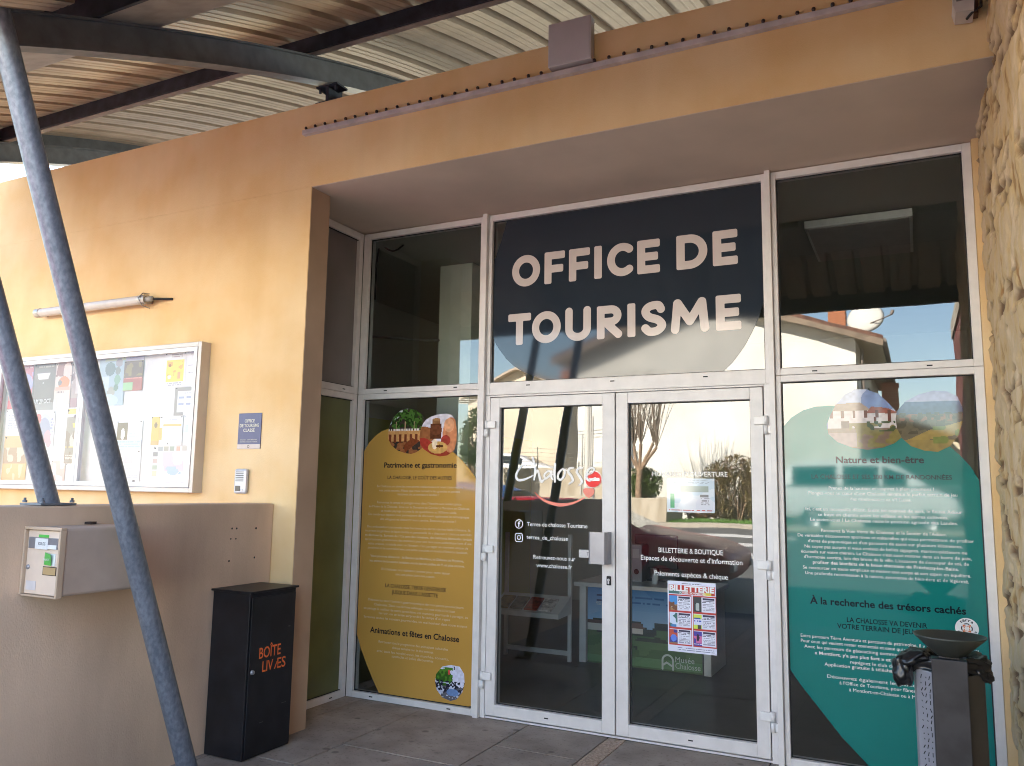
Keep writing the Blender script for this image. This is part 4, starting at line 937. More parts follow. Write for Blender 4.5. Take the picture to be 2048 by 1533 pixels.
mb = MB(); mb.tube([(-1.155, YF - .02, 2.85), (-1.15, YF - .08, 2.843), (-1.15, YF - .118, 2.80), (-1.15, YF - .08, 2.752), (-1.155, YF - .01, 2.747)], .004, 6); mb.build('clip', m_steelpl, lm)
# plaque
pq = thing('office_plaque', 'small dark blue plaque reading OFFICE DE TOURISME CLASSÉ on the ochre wall', 'sign', (-.13, YF, 1.84))
mb = MB(); mb.box((-.229, YF - .006, 1.727), (-.032, YF + .001, 1.96), 0, .0015); mb.build('panel', flat('plaque_blue', lin(72, 70, 112), .3), pq)
mb = MB(); mb.box((-.2285, YF - .0075, 1.7275), (-.0325, YF - .0062, 1.757)); mb.build('footer', flat('plaque_cream', (.55, .46, .42), .4), pq)
mb = MB(); yq = YF - .0078
for s, xc, z, wd in [('OFFICE', -.131, 1.899, .086), ('DE TOURISME', -.132, 1.869, .166), ('CLASSÉ', -.133, 1.838, .098)]: text(mb, s, xc, z, wd, yq, 0, .02, .02)
text(mb, 'CATÉGORIE II - ARRÊTÉ PRÉFECTORAL', -.131, 1.782, .15, yq, 0, 0, .007); text(mb, 'MINISTÈRE CHARGÉ DU TOURISME', -.131, 1.769, .15, yq, 0, 0, .007)
sdf_mesh(mb, lambda X, Z: abs(np.hypot(X + .13, Z - 1.742) - .008) - .0015, -.145, -.115, 1.73, 1.755, .002, yq - .001, 1)
mb.build('lettering', [flat('plaque_letter', (.62, .58, .50), .4), m_ink], pq, fix=False)
# intercom
ic = thing('intercom', 'small silver door intercom under the blue plaque', 'intercom', (-.165, YF, 1.515))
mb = MB(); mb.box((-.219, YF - .03, 1.437), (-.112, YF + .001, 1.598), 0, .018); mb.build('body', flat('intercom_silver', (.50, .50, .53), .35, .3), ic)
mb = MB()
for k in range(6): mb.box((-.20, YF - .0325, 1.575 - k * .0115), (-.135, YF - .029, 1.579 - k * .0115))
mb.build('speaker_grille', m_dark, ic)
mb = MB(); mb.box((-.20, YF - .033, 1.455), (-.158, YF - .029, 1.488), 0, .002); mb.build('camera_window', flat('smoked', (.09, .08, .08), .2), ic)
mb = MB(); mb.lathe((-.143, YF - .03, 1.462), [(.0001, -.005), (.006, -.005), (.007, 0)], 12, 0, 'y'); mb.build('button', m_chrome, ic)
# light rail
rl = thing('light_rail', 'long grey wall rail studded with small dark bulbs across the lintel', 'light strip', (2.1, YF, 3.81))
mb = MB(); mb.box((.208, YF - .035, 3.795), (4.09, YF + .001, 3.828), 0, .003); mb.build('trunking', mat('grey_trunking', (.52, .46, .45), .6, var=.1, scale=9), rl)
bm0 = MB(); bm0.lathe((0, 0, 0), [(.0001, .027), (.008, .024), (.0105, .016), (.0085, .008), (.005, .004), (.005, -.002)], 8)
b0 = None; k = 0; x = .225
while x < 4.08:
    if not 1.99 < x < 2.25:
        if b0 is None:
            b0 = bm0.build('bulb', flat('dark_bulb', (.03, .015, .015), .3), rl)
            o = b0
        else:
            o = b0.copy(); COL.objects.link(o); put(o, rl)
        o.location = (x + random.uniform(-.004, .004), YF - .02, 3.829)
        o.rotation_euler = (random.uniform(-.15, .15), random.uniform(-.25, .25), 0)
    x += .0815
mb = MB(); mb.box((1.995, YF - .055, 3.846), (2.252, YF + .001, 4.103), 0, .003); mb.box((2.003, YF - .0565, 3.854), (2.244, YF - .0545, 4.095), 0, .0008)
tag(mb.build('junction_box', mat('grey_box_paint', (.47, .435, .44), .5, var=.04, scale=4)), 'plain square grey metal box on the parapet above the light rail', 'box')
# flood light in the corner
fl = thing('floodlight', 'small white security lamp with a black cable in the top right corner by the stone', 'floodlight', (4.03, YF - .08, 3.68))
mb = MB(); mb.prism([(3.985, -1.10, 3.66), (3.995, -1.11, 3.61), (4.065, -1.11, 3.605), (4.07, -1.10, 3.66), (4.06, -1.09, 3.70), (3.99, -1.09, 3.70)], (0, .11, 0)); mb.box((3.99, -1.09, 3.70), (4.07, -.99, 3.76), 0, .01); mb.build('housing', flat('white_plastic', (.55, .50, .48), .4), fl)
mb = MB(); mb.box((4.0, -1.088, 3.665), (4.06, -1.112, 3.695), 0, .003); mb.build('lens', flat('lens_grey', (.2, .2, .2), .2), fl)
mb = MB(); mb.tube([(4.085, -1.02, 3.78), (4.10, -1.05, 3.70), (4.095, -1.08, 3.63), (4.06, -1.09, 3.605), (4.04, -1.05, 3.60)], .006, 8); mb.build('cable', m_dark, fl)
mb = MB(); mb.box((4.062, -1.03, 3.63), (4.088, YF + .001, 3.80)); mb.build('bracket', flat('rusty_brown', (.10, .05, .035), .7), fl)

# ------------------------------------------------------------------ rough stone wall
m_stone = bpy.data.materials.new('rough_shell_stone'); m_stone.use_nodes = True
t = m_stone.node_tree; b = t.nodes['Principled BSDF']; b.inputs['Roughness'].default_value = .95
tc = t.nodes.new('ShaderNodeTexCoord'); mp = t.nodes.new('ShaderNodeMapping'); mp.inputs['Scale'].default_value = (1, 1, .6); t.links.new(tc.outputs['Object'], mp.inputs[0])
n1 = t.nodes.new('ShaderNodeTexNoise'); n1.inputs['Scale'].default_value = 9; n1.inputs['Detail'].default_value = 7; t.links.new(mp.outputs[0], n1.inputs['Vector'])
r1 = t.nodes.new('ShaderNodeValToRGB'); e = r1.color_ramp.elements
e[0].position = .30; e[0].color = (.36, .19, .07, 1); e[1].position = .68; e[1].color = (.70, .53, .36, 1)
q = e.new(.42); q.color = (.60, .42, .22, 1); q = e.new(.55); q.color = (.60, .44, .28, 1)
t.links.new(n1.outputs['Fac'], r1.inputs[0])
at = t.nodes.new('ShaderNodeAttribute'); at.attribute_name = 'pit_shade'
mx2 = t.nodes.new('ShaderNodeMix'); mx2.data_type = 'RGBA'; mx2.inputs[7].default_value = (.17, .095, .05, 1)  # dark brown painted into the hollows, standing in for their shade
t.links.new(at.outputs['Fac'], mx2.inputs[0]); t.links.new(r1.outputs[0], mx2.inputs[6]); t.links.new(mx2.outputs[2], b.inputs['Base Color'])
bn = t.nodes.new('ShaderNodeBump'); bn.inputs['Strength'].default_value = .5; bn.inputs['Distance'].default_value = .012
n2 = t.nodes.new('ShaderNodeTexNoise'); n2.inputs['Scale'].default_value = 45; n2.inputs['Detail'].default_value = 5; t.links.new(mp.outputs[0], n2.inputs['Vector']); t.links.new(n2.outputs['Fac'], bn.inputs['Height']); t.links.new(bn.outputs[0], b.inputs['Normal'])
def stone_wall():
    NS, NZ = 150, 330
    H = 4.25
    # path in plan: from the frame out towards the street, then round the end
    path = [(4.125, -.062)] + [(4.125 + .03 * s, -.062 - 3.0 * s) for s in np.linspace(.02, 1, 160)]
    path += [(4.16 + .12 * (1 - math.cos(a)), -3.07 - .12 * math.sin(a)) for a in np.linspace(.1, math.pi / 2, 14)] + [(4.30 + k * .04, -3.19) for k in range(8)]
    vs, pit_shade = [], []
    for i, (x, y) in enumerate(path):
        j = min(i, len(path) - 2); tx, ty = path[j + 1][0] - path[j][0], path[j + 1][1] - path[j][1]; l = math.hypot(tx, ty); nxv, nyv = ty / l, -tx / l
        for k in range(NZ + 1):
            z = H * k / NZ
            s = i * .019
            a = mnoise.noise((s * 3.2, z * 4, 1.5)) * .5 + mnoise.noise((s * 8, z * 10, 4.1)) * .4 + mnoise.noise((s * 24, z * 26, 7.7)) * .22
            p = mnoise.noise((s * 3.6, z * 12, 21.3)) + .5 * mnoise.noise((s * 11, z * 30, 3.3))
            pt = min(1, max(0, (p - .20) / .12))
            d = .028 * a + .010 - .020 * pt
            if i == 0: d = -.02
            vs.append((x + nxv * d, y + nyv * d, z)); pit_shade.append(pt)
    n = NZ + 1
    fs = [(i * n + k, i * n + k + 1, (i + 1) * n + k + 1, (i + 1) * n + k) for i in range(len(path) - 1) for k in range(NZ)]
    mb = MB(); mb.raw(vs, fs, 0, True)
    b0 = len(vs)
    o = mb.build('stone_wall', m_stone, None, fix=False)
    at = o.data.attributes.new('pit_shade', 'FLOAT', 'POINT'); at.data.foreach_set('value', np.array(pit_shade, 'f'))
    tag(o, 'rough golden shell stone wall closing the right side of the entrance', 'wall')
    mb = MB(); mb.box((4.17, -3.05, 0), (4.55, -.05, 4.24)); c = mb.build('core', flat('stone_core', (.4, .28, .16), .9)); c.parent = o
    return o
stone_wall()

# ------------------------------------------------------------------ litter bin
BX, BYY = 3.835, -1.14
bn_ = thing('litter_bin', 'dark metal litter bin with ashtray bowl and perforated side before the teal pane', 'litter bin', (BX, BYY, 0))
m_bin = mat('dark_bin_steel', (.042, .039, .042), .5, .2, var=.15, scale=10, var2=.15, scale2=3)
m_binl = mat('grey_bin_sheet', (.36, .36, .40), .45, .3, var=.05, scale=6)
m_binr = mat('brown_bin_sheet', (.08, .069, .058), .5, .2, var=.1, scale=6)
mb = MB(); mb.box((3.772, -1.235, 0), (3.898, -1.165, .858), 0, .003); mb.box((3.80, -1.20, .85), (3.87, -1.15, .875)); mb.build('post', m_bin, bn_)
mb = MB(); mb.lathe((3.842, -1.17, .862), [(.0001, .004), (.05, .004), (.058, .01), (.128, .076), (.132, .083), (.128, .083), (.056, .018), (.0001, .014)], 40); mb.build('ashtray_bowl', mat('bowl_steel', (.06, .066, .058), .4, .3, var=.15, scale=6), bn_)
mb = MB()
mb.prism([(3.706, -1.03, .03), (3.715, -1.12, .03), (3.771, -1.18, .03), (3.771, -1.165, .03), (3.722, -1.11, .03), (3.716, -1.03, .03)], (0, 0, .765)); 
mb.prism([(3.706, -1.03, .03), (3.716, -1.03, .03), (3.76, -.95, .03), (3.752, -.945, .03)], (0, 0, .765)); mb.prism([(3.752, -.945, .03), (3.76, -.95, .03), (3.91, -.95, .03), (3.918, -.945, .03)], (0, 0, .765))
for k in range(30):      # rows of slits on the left cheek
    for c in range(3):
        u = .35 + c * .26 + random.uniform(-.04, .04)
        x, y = 3.715 + (.056) * u, -1.12 - .06 * u
        z = .06 + k * .0245 + random.uniform(-.003, .003); an = random.choice((-.6, .0, .6, .3)); h = random.choice((.0085, .008, .003))
        dx, dy = .682 * math.sin(an) * h, -.731 * math.sin(an) * h; dz = math.cos(an) * h
        ox, oy = -.0009, -.0009
        wx, wy, wz = .682 * .0022 * math.cos(an), -.731 * .0022 * math.cos(an), -.0022 * math.sin(an)
        mb.poly([(x - dx - wx + ox, y - dy - wy + oy, z - dz - wz), (x - dx + wx + ox, y - dy + wy + oy, z - dz + wz), (x + dx + wx + ox, y + dy + wy + oy, z + dz + wz), (x + dx - wx + ox, y + dy - wy + oy, z + dz - wz)], 1)
mb.build('perforated_side', [m_binl, m_dark], bn_, fix=False)
mb = MB(); mb.prism([(3.899, -1.20, .03), (3.958, -1.12, .03), (3.964, -1.03, .03), (3.918, -.945, .03), (3.91, -.95, .03), (3.954, -1.03, .03), (3.949, -1.115, .03), (3.899, -1.185, .03)], (0, 0, .765)); mb.build('side_panel', m_binr, bn_)
# bag
m_bag = mat('black_plastic', (.011, .011, .012), .32, var=.2, scale=12, spec=.6)
def bag():
    mb = MB(); n, m = 60, 26
    vs = []
    for i in range(n):
        a = i / n * 2 * math.pi
        # draped skirt of plastic over the rim of the bin
        lob = .05 * math.exp(-((a - math.pi * 1.06) / .42) ** 2) + .012 * math.exp(-((a - 5.9) / .35) ** 2)
        drop = .05 + .085 * math.exp(-((a - math.pi * 1.06) / .35) ** 2) + .045 * math.exp(-((a - 5.95) / .3) ** 2)
        for j in range(m):
            t = j / (m - 1)
            r = .095 + .05 * math.sin(min(t * 1.6, 1) * math.pi / 2) + lob * math.sin(t * math.pi * .7)
            z = .85 - .01 * (1 - t) - drop * max(0, t - .25) / .75 + .018 * math.sin(t * math.pi)
            w_ = mnoise.noise((math.cos(a) * 6, math.sin(a) * 6, t * 5)) * .016 + mnoise.noise((math.cos(a) * 11, math.sin(a) * 11, t * 7)) * .006
            r += w_ * (t > .05); z += w_ * .7
            vs.append((BX + r * math.cos(a), -1.05 + r * .85 * math.sin(a), z))
    fs = [(i * m + j, ((i + 1) % n) * m + j, ((i + 1) % n) * m + j + 1, i * m + j + 1) for i in range(n) for j in range(m - 1)]
    mb.raw(vs, fs, 0, True)
    # hanging knot of bag on the left, loose tail on the right
    def lump(c, rad, seed, pts):
        bm = bmesh.new(); bmesh.ops.create_icosphere(bm, subdivisions=4, radius=1)
        for v in bm.verts:
            p = v.co.copy(); d = 1 + .30 * mnoise.noise(p * 1.6 + Vector((seed, 0, 0))) + .16 * mnoise.noise(p * 3 + Vector((0, seed, 0)))
            v.co = Vector((c[0] + p.x * rad[0] * d, c[1] + p.y * rad[1] * d, c[2] + p.z * rad[2] * d + pts * p.x))
        bm.verts.index_update()
        mb.raw([v.co[:] for v in bm.verts], [[v.index for v in f.verts] for f in bm.faces], 0, True); bm.free()
    lump((3.665, -1.13, .785), (.042, .05, .062), 3.1, .0)
    lump((3.70, -1.13, .835), (.065, .05, .03), 5.7, .02)
    lump((3.94, -1.10, .80), (.045, .035, .035), 8.2, -.02)
    return mb.build('bin_bag', m_bag, None, fix=False)
tag(bag(), 'crumpled black plastic bin bag hanging over the rim of the litter bin', 'bin bag')

# ------------------------------------------------------------------ inside the office
mb = MB(); mb.box((3.12, .85, 3.33), (3.80, 1.75, 3.385), 0, .004); mb.box((3.14, .87, 3.325), (3.78, 1.73, 3.3305), 1)
cl = thing('ceiling_light', 'square white ceiling light panel, unlit, inside the right hand upper pane', 'ceiling light', (3.46, 1.3, 3.4))
mb.build('casing', [flat('light_case', (.72, .74, .72), .5), flat('light_diffuser', (.45, .43, .42), .5)], cl)
mb = MB(); mb.box((3.3, 1.2, 3.385), (3.6, 1.5, 3.424)); mb.build('mount', m_int, cl)
ct = thing('reception_counter', 'white framed reception counter with a landscape photo front seen through the doors', 'counter', (1.6, 2.1, 0))
m_trim = flat('counter_white', (.62, .61, .60), .5)
mb = MB(); mb.box((.98, 1.90, .655), (2.20, 2.55, .69), 0, .004); mb.build('worktop', m_trim, ct)
for x in (1.015, 2.115): mb = MB(); mb.box((x, 1.945, 0), (x + .06, 2.5, .654), 0, .003); mb.build('leg', m_trim, ct)
cp = picture('photo_front', 1.09, 2.10, .004, .65, 1.955, [('g', 0, .5, 1, 1, (150, 190, 225), (70, 130, 190)), ('r', 0, 0, 1, .5, (70, 105, 60)), ('n', 0, .42, 1, .6, 9, .45, (35, 50, 40)), ('r', .0, .44, .17, .52, (205, 200, 190)), ('p', [(0, .52), (.2, .52), (.15, .57), (0, .57)], (95, 70, 60)), ('r', .36, .44, .5, .51, (210, 205, 195)), ('p', [(.34, .51), (.52, .51), (.48, .56), (.38, .56)], (100, 75, 62)), ('e', .5, .3, .09, .09, (40, 55, 40)), ('e', .63, .32, .1, .08, (45, 60, 42)), ('r', 0, .02, 1, .14, (95, 140, 90)), ('n', 0, .12, 1, .34, 10, .55, (85, 120, 70)), ('t', .35, .8, .8, .9, 2, (60, 110, 165)), ('t', .08, .78, .2, .92, 2, (40, 70, 120))], ct, 60, 44, None, print_mat('counter_ink', .4))
mb = MB(); text(mb, 'Musée', 1.955, .085, .16, 1.951, 0, 0, .045); text(mb, 'Chalosse', 1.98, .035, .21, 1.951, 0, 0, .045); text(mb, 'MUSÉE DE LA', 1.22, .50, .1, 1.951, 0, 0, .03)
sdf_mesh(mb, lambda X, Z: sd_path(X, Z, [(1.765, .02), (1.765, .09)] + arc(1.81, .09, .045, .045, 180, 0, 12) + [(1.855, .02)], .008), 1.74, 1.88, .01, .15, .006, 1.951)
sdf_mesh(mb, lambda X, Z: sd_path(X, Z, [(1.775, .055), (1.80, .075), (1.845, .05)], .008), 1.75, 1.87, .03, .1, .006, 1.951)
mb.build('lettering', flat('counter_letters', (.62, .68, .62), .5), ct, fix=False)
bd = thing('binder', 'pale grey lever arch binder standing on the reception counter', 'binder', (1.46, 2.25, .69))
mb = MB(); mb.box((1.405, 2.2, .691), (1.51, 2.46, 1.02), 0, .004); mb.build('cover', flat('binder_grey', (.30, .31, .34), .6), bd)
mb = MB(); mb.lathe((1.46, 2.199, .78), [(.0001, -.002), (.022, -.002), (.024, 0)], 18, 0, 'y'); mb.build('finger_hole', m_dark, bd)
mb = MB(); mb.box((1.425, 2.196, .90), (1.49, 2.2, .98)); mb.build('spine_label', flat('binder_label', (.45, .46, .48), .6), bd)
mb = MB(); mb.lathe((1.65, 2.14, .691), [(.0001, 0), (.026, 0), (.028, .01), (.028, .075), (.012, .095), (.012, .11), (.016, .112), (.016, .13), (.0001, .132)], 18); mb.box((1.645, 2.10, .818), (1.655, 2.145, .826))
tag(mb.build('hand_gel_bottle', flat('gel_plastic', (.55, .58, .62), .3)), 'small white pump bottle of hand gel on the reception counter', 'bottle')
mo = thing('monitor', 'dark computer monitor turned away behind the reception counter', 'monitor', (1.6, 2.4, .69))
mb = MB(); mb.box((1.38, 2.40, .80), (1.78, 2.43, 1.10), 0, .006); mb.build('screen_back', flat('monitor_black', (.03, .032, .036), .4), mo)
mb = MB(); mb.box((1.56, 2.415, .70), (1.60, 2.44, .81)); mb.box((1.48, 2.36, .691), (1.68, 2.5, .70)); mb.build('stand', flat('monitor_black', (.03, .032, .036), .4), mo)
sh = thing('brochure_stand', 'white brochure stand with a tilted shelf seen through the left door', 'display stand', (.65, 1.8, 0))
for x in (.30, .93): mb = MB(); mb.box((x, 1.88, 0), (x + .03, 1.91, 1.1)); mb.build('leg', m_trim, sh)
mb = MB(); mb.prism([(.30, 1.88, .41), (.30, 1.60, .40), (.30, 1.60, .44), (.30, 1.62, .445), (.30, 1.88, .56)], (.66, 0, 0)); mb.build('shelf', m_trim, sh)
mb = MB(); mb.box((.30, 1.885, .05), (.93, 1.90, .09)); mb.build('rail', m_trim, sh)
G2 = 'brochures on the display stand'
for k, (c, lab) in enumerate([((150, 120, 60), 'ochre brochure at the left of the display shelf'), ((190, 80, 60), 'red and white brochure in the middle of the display shelf'), ((215, 205, 200), 'pale brochure at the right end of the display shelf'), ((120, 110, 90), 'brown brochure between the ochre and the red one on the shelf')]):
    x0 = (.34, .62, .76, .48)[k]
    mb = MB(); mb.prism([(x0, 1.63, .452), (x0 + .12, 1.63, .452), (x0 + .12, 1.80, .532), (x0, 1.80, .532)], (0, -.004, .012))
    tag(mb.build('brochure', mat('brochure_%d' % k, lin(*c), .4, var=.3, scale=18)), lab, 'brochure', G2)
mb = MB(); mb.tube([(-.90, .8, 2.86), (-.55, .9, 2.83), (.0, .97, 2.77), (.10, .94, 2.76)], .011, 8); mb.lathe((-.70, .86, 2.815), [(.0001, 0), (.03, .01), (.03, .05), (.0001, .06)], 12)
tag(mb.build('ceiling_rail', flat('rail_grey', (.25, .26, .25), .5)), 'thin grey cable rail strung inside the upper left pane', 'rail')
mb = MB(); mb.tube([(-.12, .3, 3.0), (-.12, .3, 3.30), (-.10, .3, 3.43), (-.06, .3, 3.44), (.0, .3, 3.40), (.04, .3, 3.385), (.09, .3, 3.395), (.14, .3, 3.424)], .007, 8)
tag(mb.build('loose_cable', m_dark), 'black loop of cable hanging from the ceiling in the upper left pane', 'cable')

# ------------------------------------------------------------------ the street, seen in the glass
m_housew = mat('white_house_render', (.80, .77, .70), .9, var=.05, scale=.8, var2=.1, scale2=.4, bump=.05)
m_housec = mat('cream_house_render', (.66, .57, .42), .9, var=.05, scale=1, var2=.08)
m_tile = mat('roof_tile', (.15, .07, .045), .8, var=.25, scale=9, bump=.4, bscale=18)
m_wood = mat('eave_board', (.22, .16, .11), .7, var=.15, scale=4)
m_brick = mat('chimney_brick', (.40, .15, .07), .85, var=.2, scale=20, bump=.2)
def roof_slab(mb, a, b, th, ydir, mi=0):
    """sloping slab from a=(x,z) to b=(x,z) running along y"""
    (x0, z0), (x1, z1) = a, b; y0, y1 = ydir
    mb.prism([(x0, y0, z0), (x1, y0, z1), (x1, y0, z1 + th), (x0, y0, z0 + th)], (0, y1 - y0, 0), mi)
h1 = thing('white_house', 'tall white gabled house with a brown roof, mirrored in the right hand panes', 'house', (-2.4, -28, .5))
mb = MB(); mb.prism([(-7.09, -22, .5), (2.2, -22, .5), (2.2, -22, 6.35), (-2.4, -22, 8.1), (-7.09, -22, 6.35)], (0, -13.5, 0)); mb.build('wall', m_housew, h1)
mb = MB(); roof_slab(mb, (-2.4, 8.12), (2.95, 6.1), .14, (-21.4, -36)); roof_slab(mb, (-7.85, 6.1), (-2.4, 8.12), .14, (-21.4, -36)); rf = mb.build('roof', m_tile, h1)
mb = MB(); roof_slab(mb, (-2.4, 7.9), (2.95, 5.9), .2, (-21.38, -21.32)); roof_slab(mb, (-7.85, 5.9), (-2.4, 7.9), .2, (-21.38, -21.32)); mb.build('fascia', m_wood, h1)
mb = MB(); roof_slab(mb, (-2.4, 8.0), (2.9, 6.0), .09, (-21.39, -35.9)); roof_slab(mb, (-7.8, 6.0), (-2.4, 8.0), .09, (-21.39, -35.9)); mb.build('eave', flat('eave_cream', (.55, .46, .34), .8), h1)
mb = MB(); mb.tube([(2.98, -21.4, 6.08), (2.98, -36, 6.08)], .07, 8); mb.tube([(2.35, -22.3, 6.0), (2.32, -22.3, .6)], .05, 8); mb.build('gutter', flat('zinc', (.2, .16, .13), .6), h1)
mb = MB(); mb.box((1.2, -25.3, 6.6), (1.75, -24.7, 8.4)); mb.box((1.13, -25.37, 8.4), (1.82, -24.63, 8.52)); mb.build('chimney', m_brick, h1)
for y in (-24.5, -28): mb = MB(); mb.box((2.2, y - .5, 4.4), (2.24, y + .5, 5.4)); mb.box((2.24, y - .56, 4.33), (2.3, y + .56, 4.4), 1); mb.build('window', [flat('dark_pane', (.04, .05, .06), .1), m_wood], h1)
mb = MB(); mb.lathe((0, 0, 0), [(.0001, .12), (.25, .10), (.45, .04), (.55, -.02), (.54, -.03), (.0001, .09)], 28); ds = mb.build('satellite_dish', flat('dish_white', (.62, .60, .54), .6), h1)
ds.matrix_parent_inverse = Matrix(); ds.location = Vector((2.45, -22.6, 7.05)) - Vector(h1.location); ds.rotation_euler = (R(-70), R(22), R(20))
mb = MB(); mb.tube([(2.45, -22.6, 6.2), (2.45, -22.6, 7.0)], .03, 8); mb.tube([(2.5, -22.5, 6.8), (3.2, -22.0, 7.0)], .018, 6); mb.tube([(3.2, -22.0, 7.0), (3.25, -22, 7.15)], .05, 6); mb.build('dish_arm', flat('zinc', (.2, .16, .13), .6), h1)
h2 = thing('low_tiled_house', 'low house with a tall orange brick chimney, mirrored above the teal pane', 'house', (3.2, -33, .5))
mb = MB(); mb.prism([(1.2, -31, .5), (6.2, -31, .5), (6.2, -31, 3.3), (3.4, -31, 4.4), (1.2, -31, 3.3)], (0, -9, 0)); mb.build('wall', m_housec, h2)
mb = MB(); roof_slab(mb, (3.4, 4.42), (6.6, 3.15), .13, (-30.6, -40.4)); roof_slab(mb, (.8, 3.15), (3.4, 4.42), .13, (-30.6, -40.4)); mb.build('roof', m_tile, h2)
mb = MB(); mb.box((2.53, -30.9, 3.6), (3.12, -30.3, 5.75), 0); 
for k in range(9): mb.box((2.515, -30.915, 3.9 + k * .2), (3.135, -30.285, 3.93 + k * .2), 1)
mb.box((2.48, -30.95, 5.75), (3.17, -30.25, 5.9)); mb.tube([(2.82, -30.6, 5.9), (2.82, -30.6, 6.2)], .1, 10); mb.build('chimney', [m_brick, flat('mortar', (.5, .42, .34), .9)], h2)
h3 = thing('cream_gable_house', 'far cream house with a pale gable behind the poles, mirrored in the left door', 'house', (-16, -40, 2))
mb = MB(); mb.prism([(-19.0, -35, .5), (-13.1, -35, .5), (-13.1, -35, 6.9), (-15.75, -35, 8.0), (-19.0, -35, 6.6)], (0, -10, 0)); mb.build('wall', mat('pale_house_render', (.68, .58, .45), .9, var=.05, scale=.5, var2=.12, scale2=.3), h3)
mb = MB(); roof_slab(mb, (-15.75, 8.02), (-12.6, 6.7), .13, (-34.5, -45.5)); roof_slab(mb, (-19.6, 6.35), (-15.75, 8.02), .13, (-34.5, -45.5)); mb.build('roof', flat('pale_tile', (.45, .36, .28), .8), h3)
mb = MB(); mb.box((-14.3, -38, 7), (-13.8, -37.4, 8.3)); mb.build('chimney', m_brick, h3)
m_conc = mat('stained_concrete', (.52, .45, .35), .9, scale=3, col2=(.34, .28, .20), thr=(.3, .6), stretch=(1, 1, .35), bump=.1)
mb = MB(); mb.box((-14, -21.5, .4), (-4.7, -21.0, 2.25), 0, .02); tag(mb.build('retaining_wall', m_conc), 'tall stained concrete retaining wall under the parked white car', 'wall')
mb = MB(); mb.box((-5.8, -19.6, .4), (-2.69, -18.0, 1.31), 0, .02); tag(mb.build('planter_wall', m_conc), 'low concrete planter wall holding the pruned tree', 'wall')
mb = MB(); mb.box((-40, -60, 1.4), (-6.5, -21.5, 1.6)); structure(mb.build('upper_terrace', mat('terrace_gravel', (.35, .3, .22), .95, var=.15, scale=3)))
fe = thing('wire_fence', 'thin wire mesh fence on top of the retaining wall', 'fence', (-9, -21.3, 2.25))
mb = MB()
for k in range(6): mb.tube([(-11 + k * .9, -21.25, 2.25), (-11 + k * .9, -21.25, 3.0)], .02, 6)
mb.build('post', flat('fence_grey', (.25, .26, .22), .6), fe)
mb = MB()
for k in range(5): mb.tube([(-11, -21.25, 2.35 + k * .15), (-6.5, -21.25, 2.35 + k * .15)], .006, 4)
mb.build('mesh_wire', flat('fence_grey', (.25, .26, .22), .6), fe)
# no entry sign
ne = thing('no_entry_sign', 'round red no entry sign with a white bar on a grey post', 'road sign', (-4.56, -17, .6))
mb = MB(); mb.lathe((-4.56, -17, 1.80), [(.0001, .012), (.255, .012), (.26, .0), (.255, -.012), (.0001, -.012)], 36, 0, 'y'); mb.lathe((-4.56, -16.987, 1.80), [(.0001, .0), (.24, .0)], 36, 1, 'y'); mb.box((-4.56 - .19, -16.986, 1.755), (-4.56 + .19, -16.980, 1.845), 0)
mb.build('disc', [m_white, flat('sign_red', (.55, .015, .02), .35)], ne)
mb = MB(); mb.tube([(-4.56, -17.05, .5), (-4.56, -17.05, 2.1)], .03, 10); mb.build('post', m_steelpl, ne)
up = thing('utility_pole', 'pale concrete utility pole with wires and pipes between the two houses', 'pole', (-6.0, -19, .5))
mb = MB(); mb.tube([(-6.0, -20.2, .5), (-6.0, -20.2, 5.2)], [.13, .10], 12); mb.build('post', flat('pole_concrete', (.62, .6, .55), .8), up)
mb = MB()
for dx, z in ((.15, 4.2), (.22, 3.9), (-.14, 3.4)): mb.tube([(-6.0 + dx, -20.05, .6), (-6.0 + dx, -20.05, z)], .03, 6)
for k in range(3): mb.tube([(-6, -20.2, 4.9 - k * .12), (-9.5, -20.5, 4.6 - k * .12), (-14, -22, 5.0)], .012, 5)
mb.build('wires', flat('wire_pale', (.5, .48, .44), .6), up)

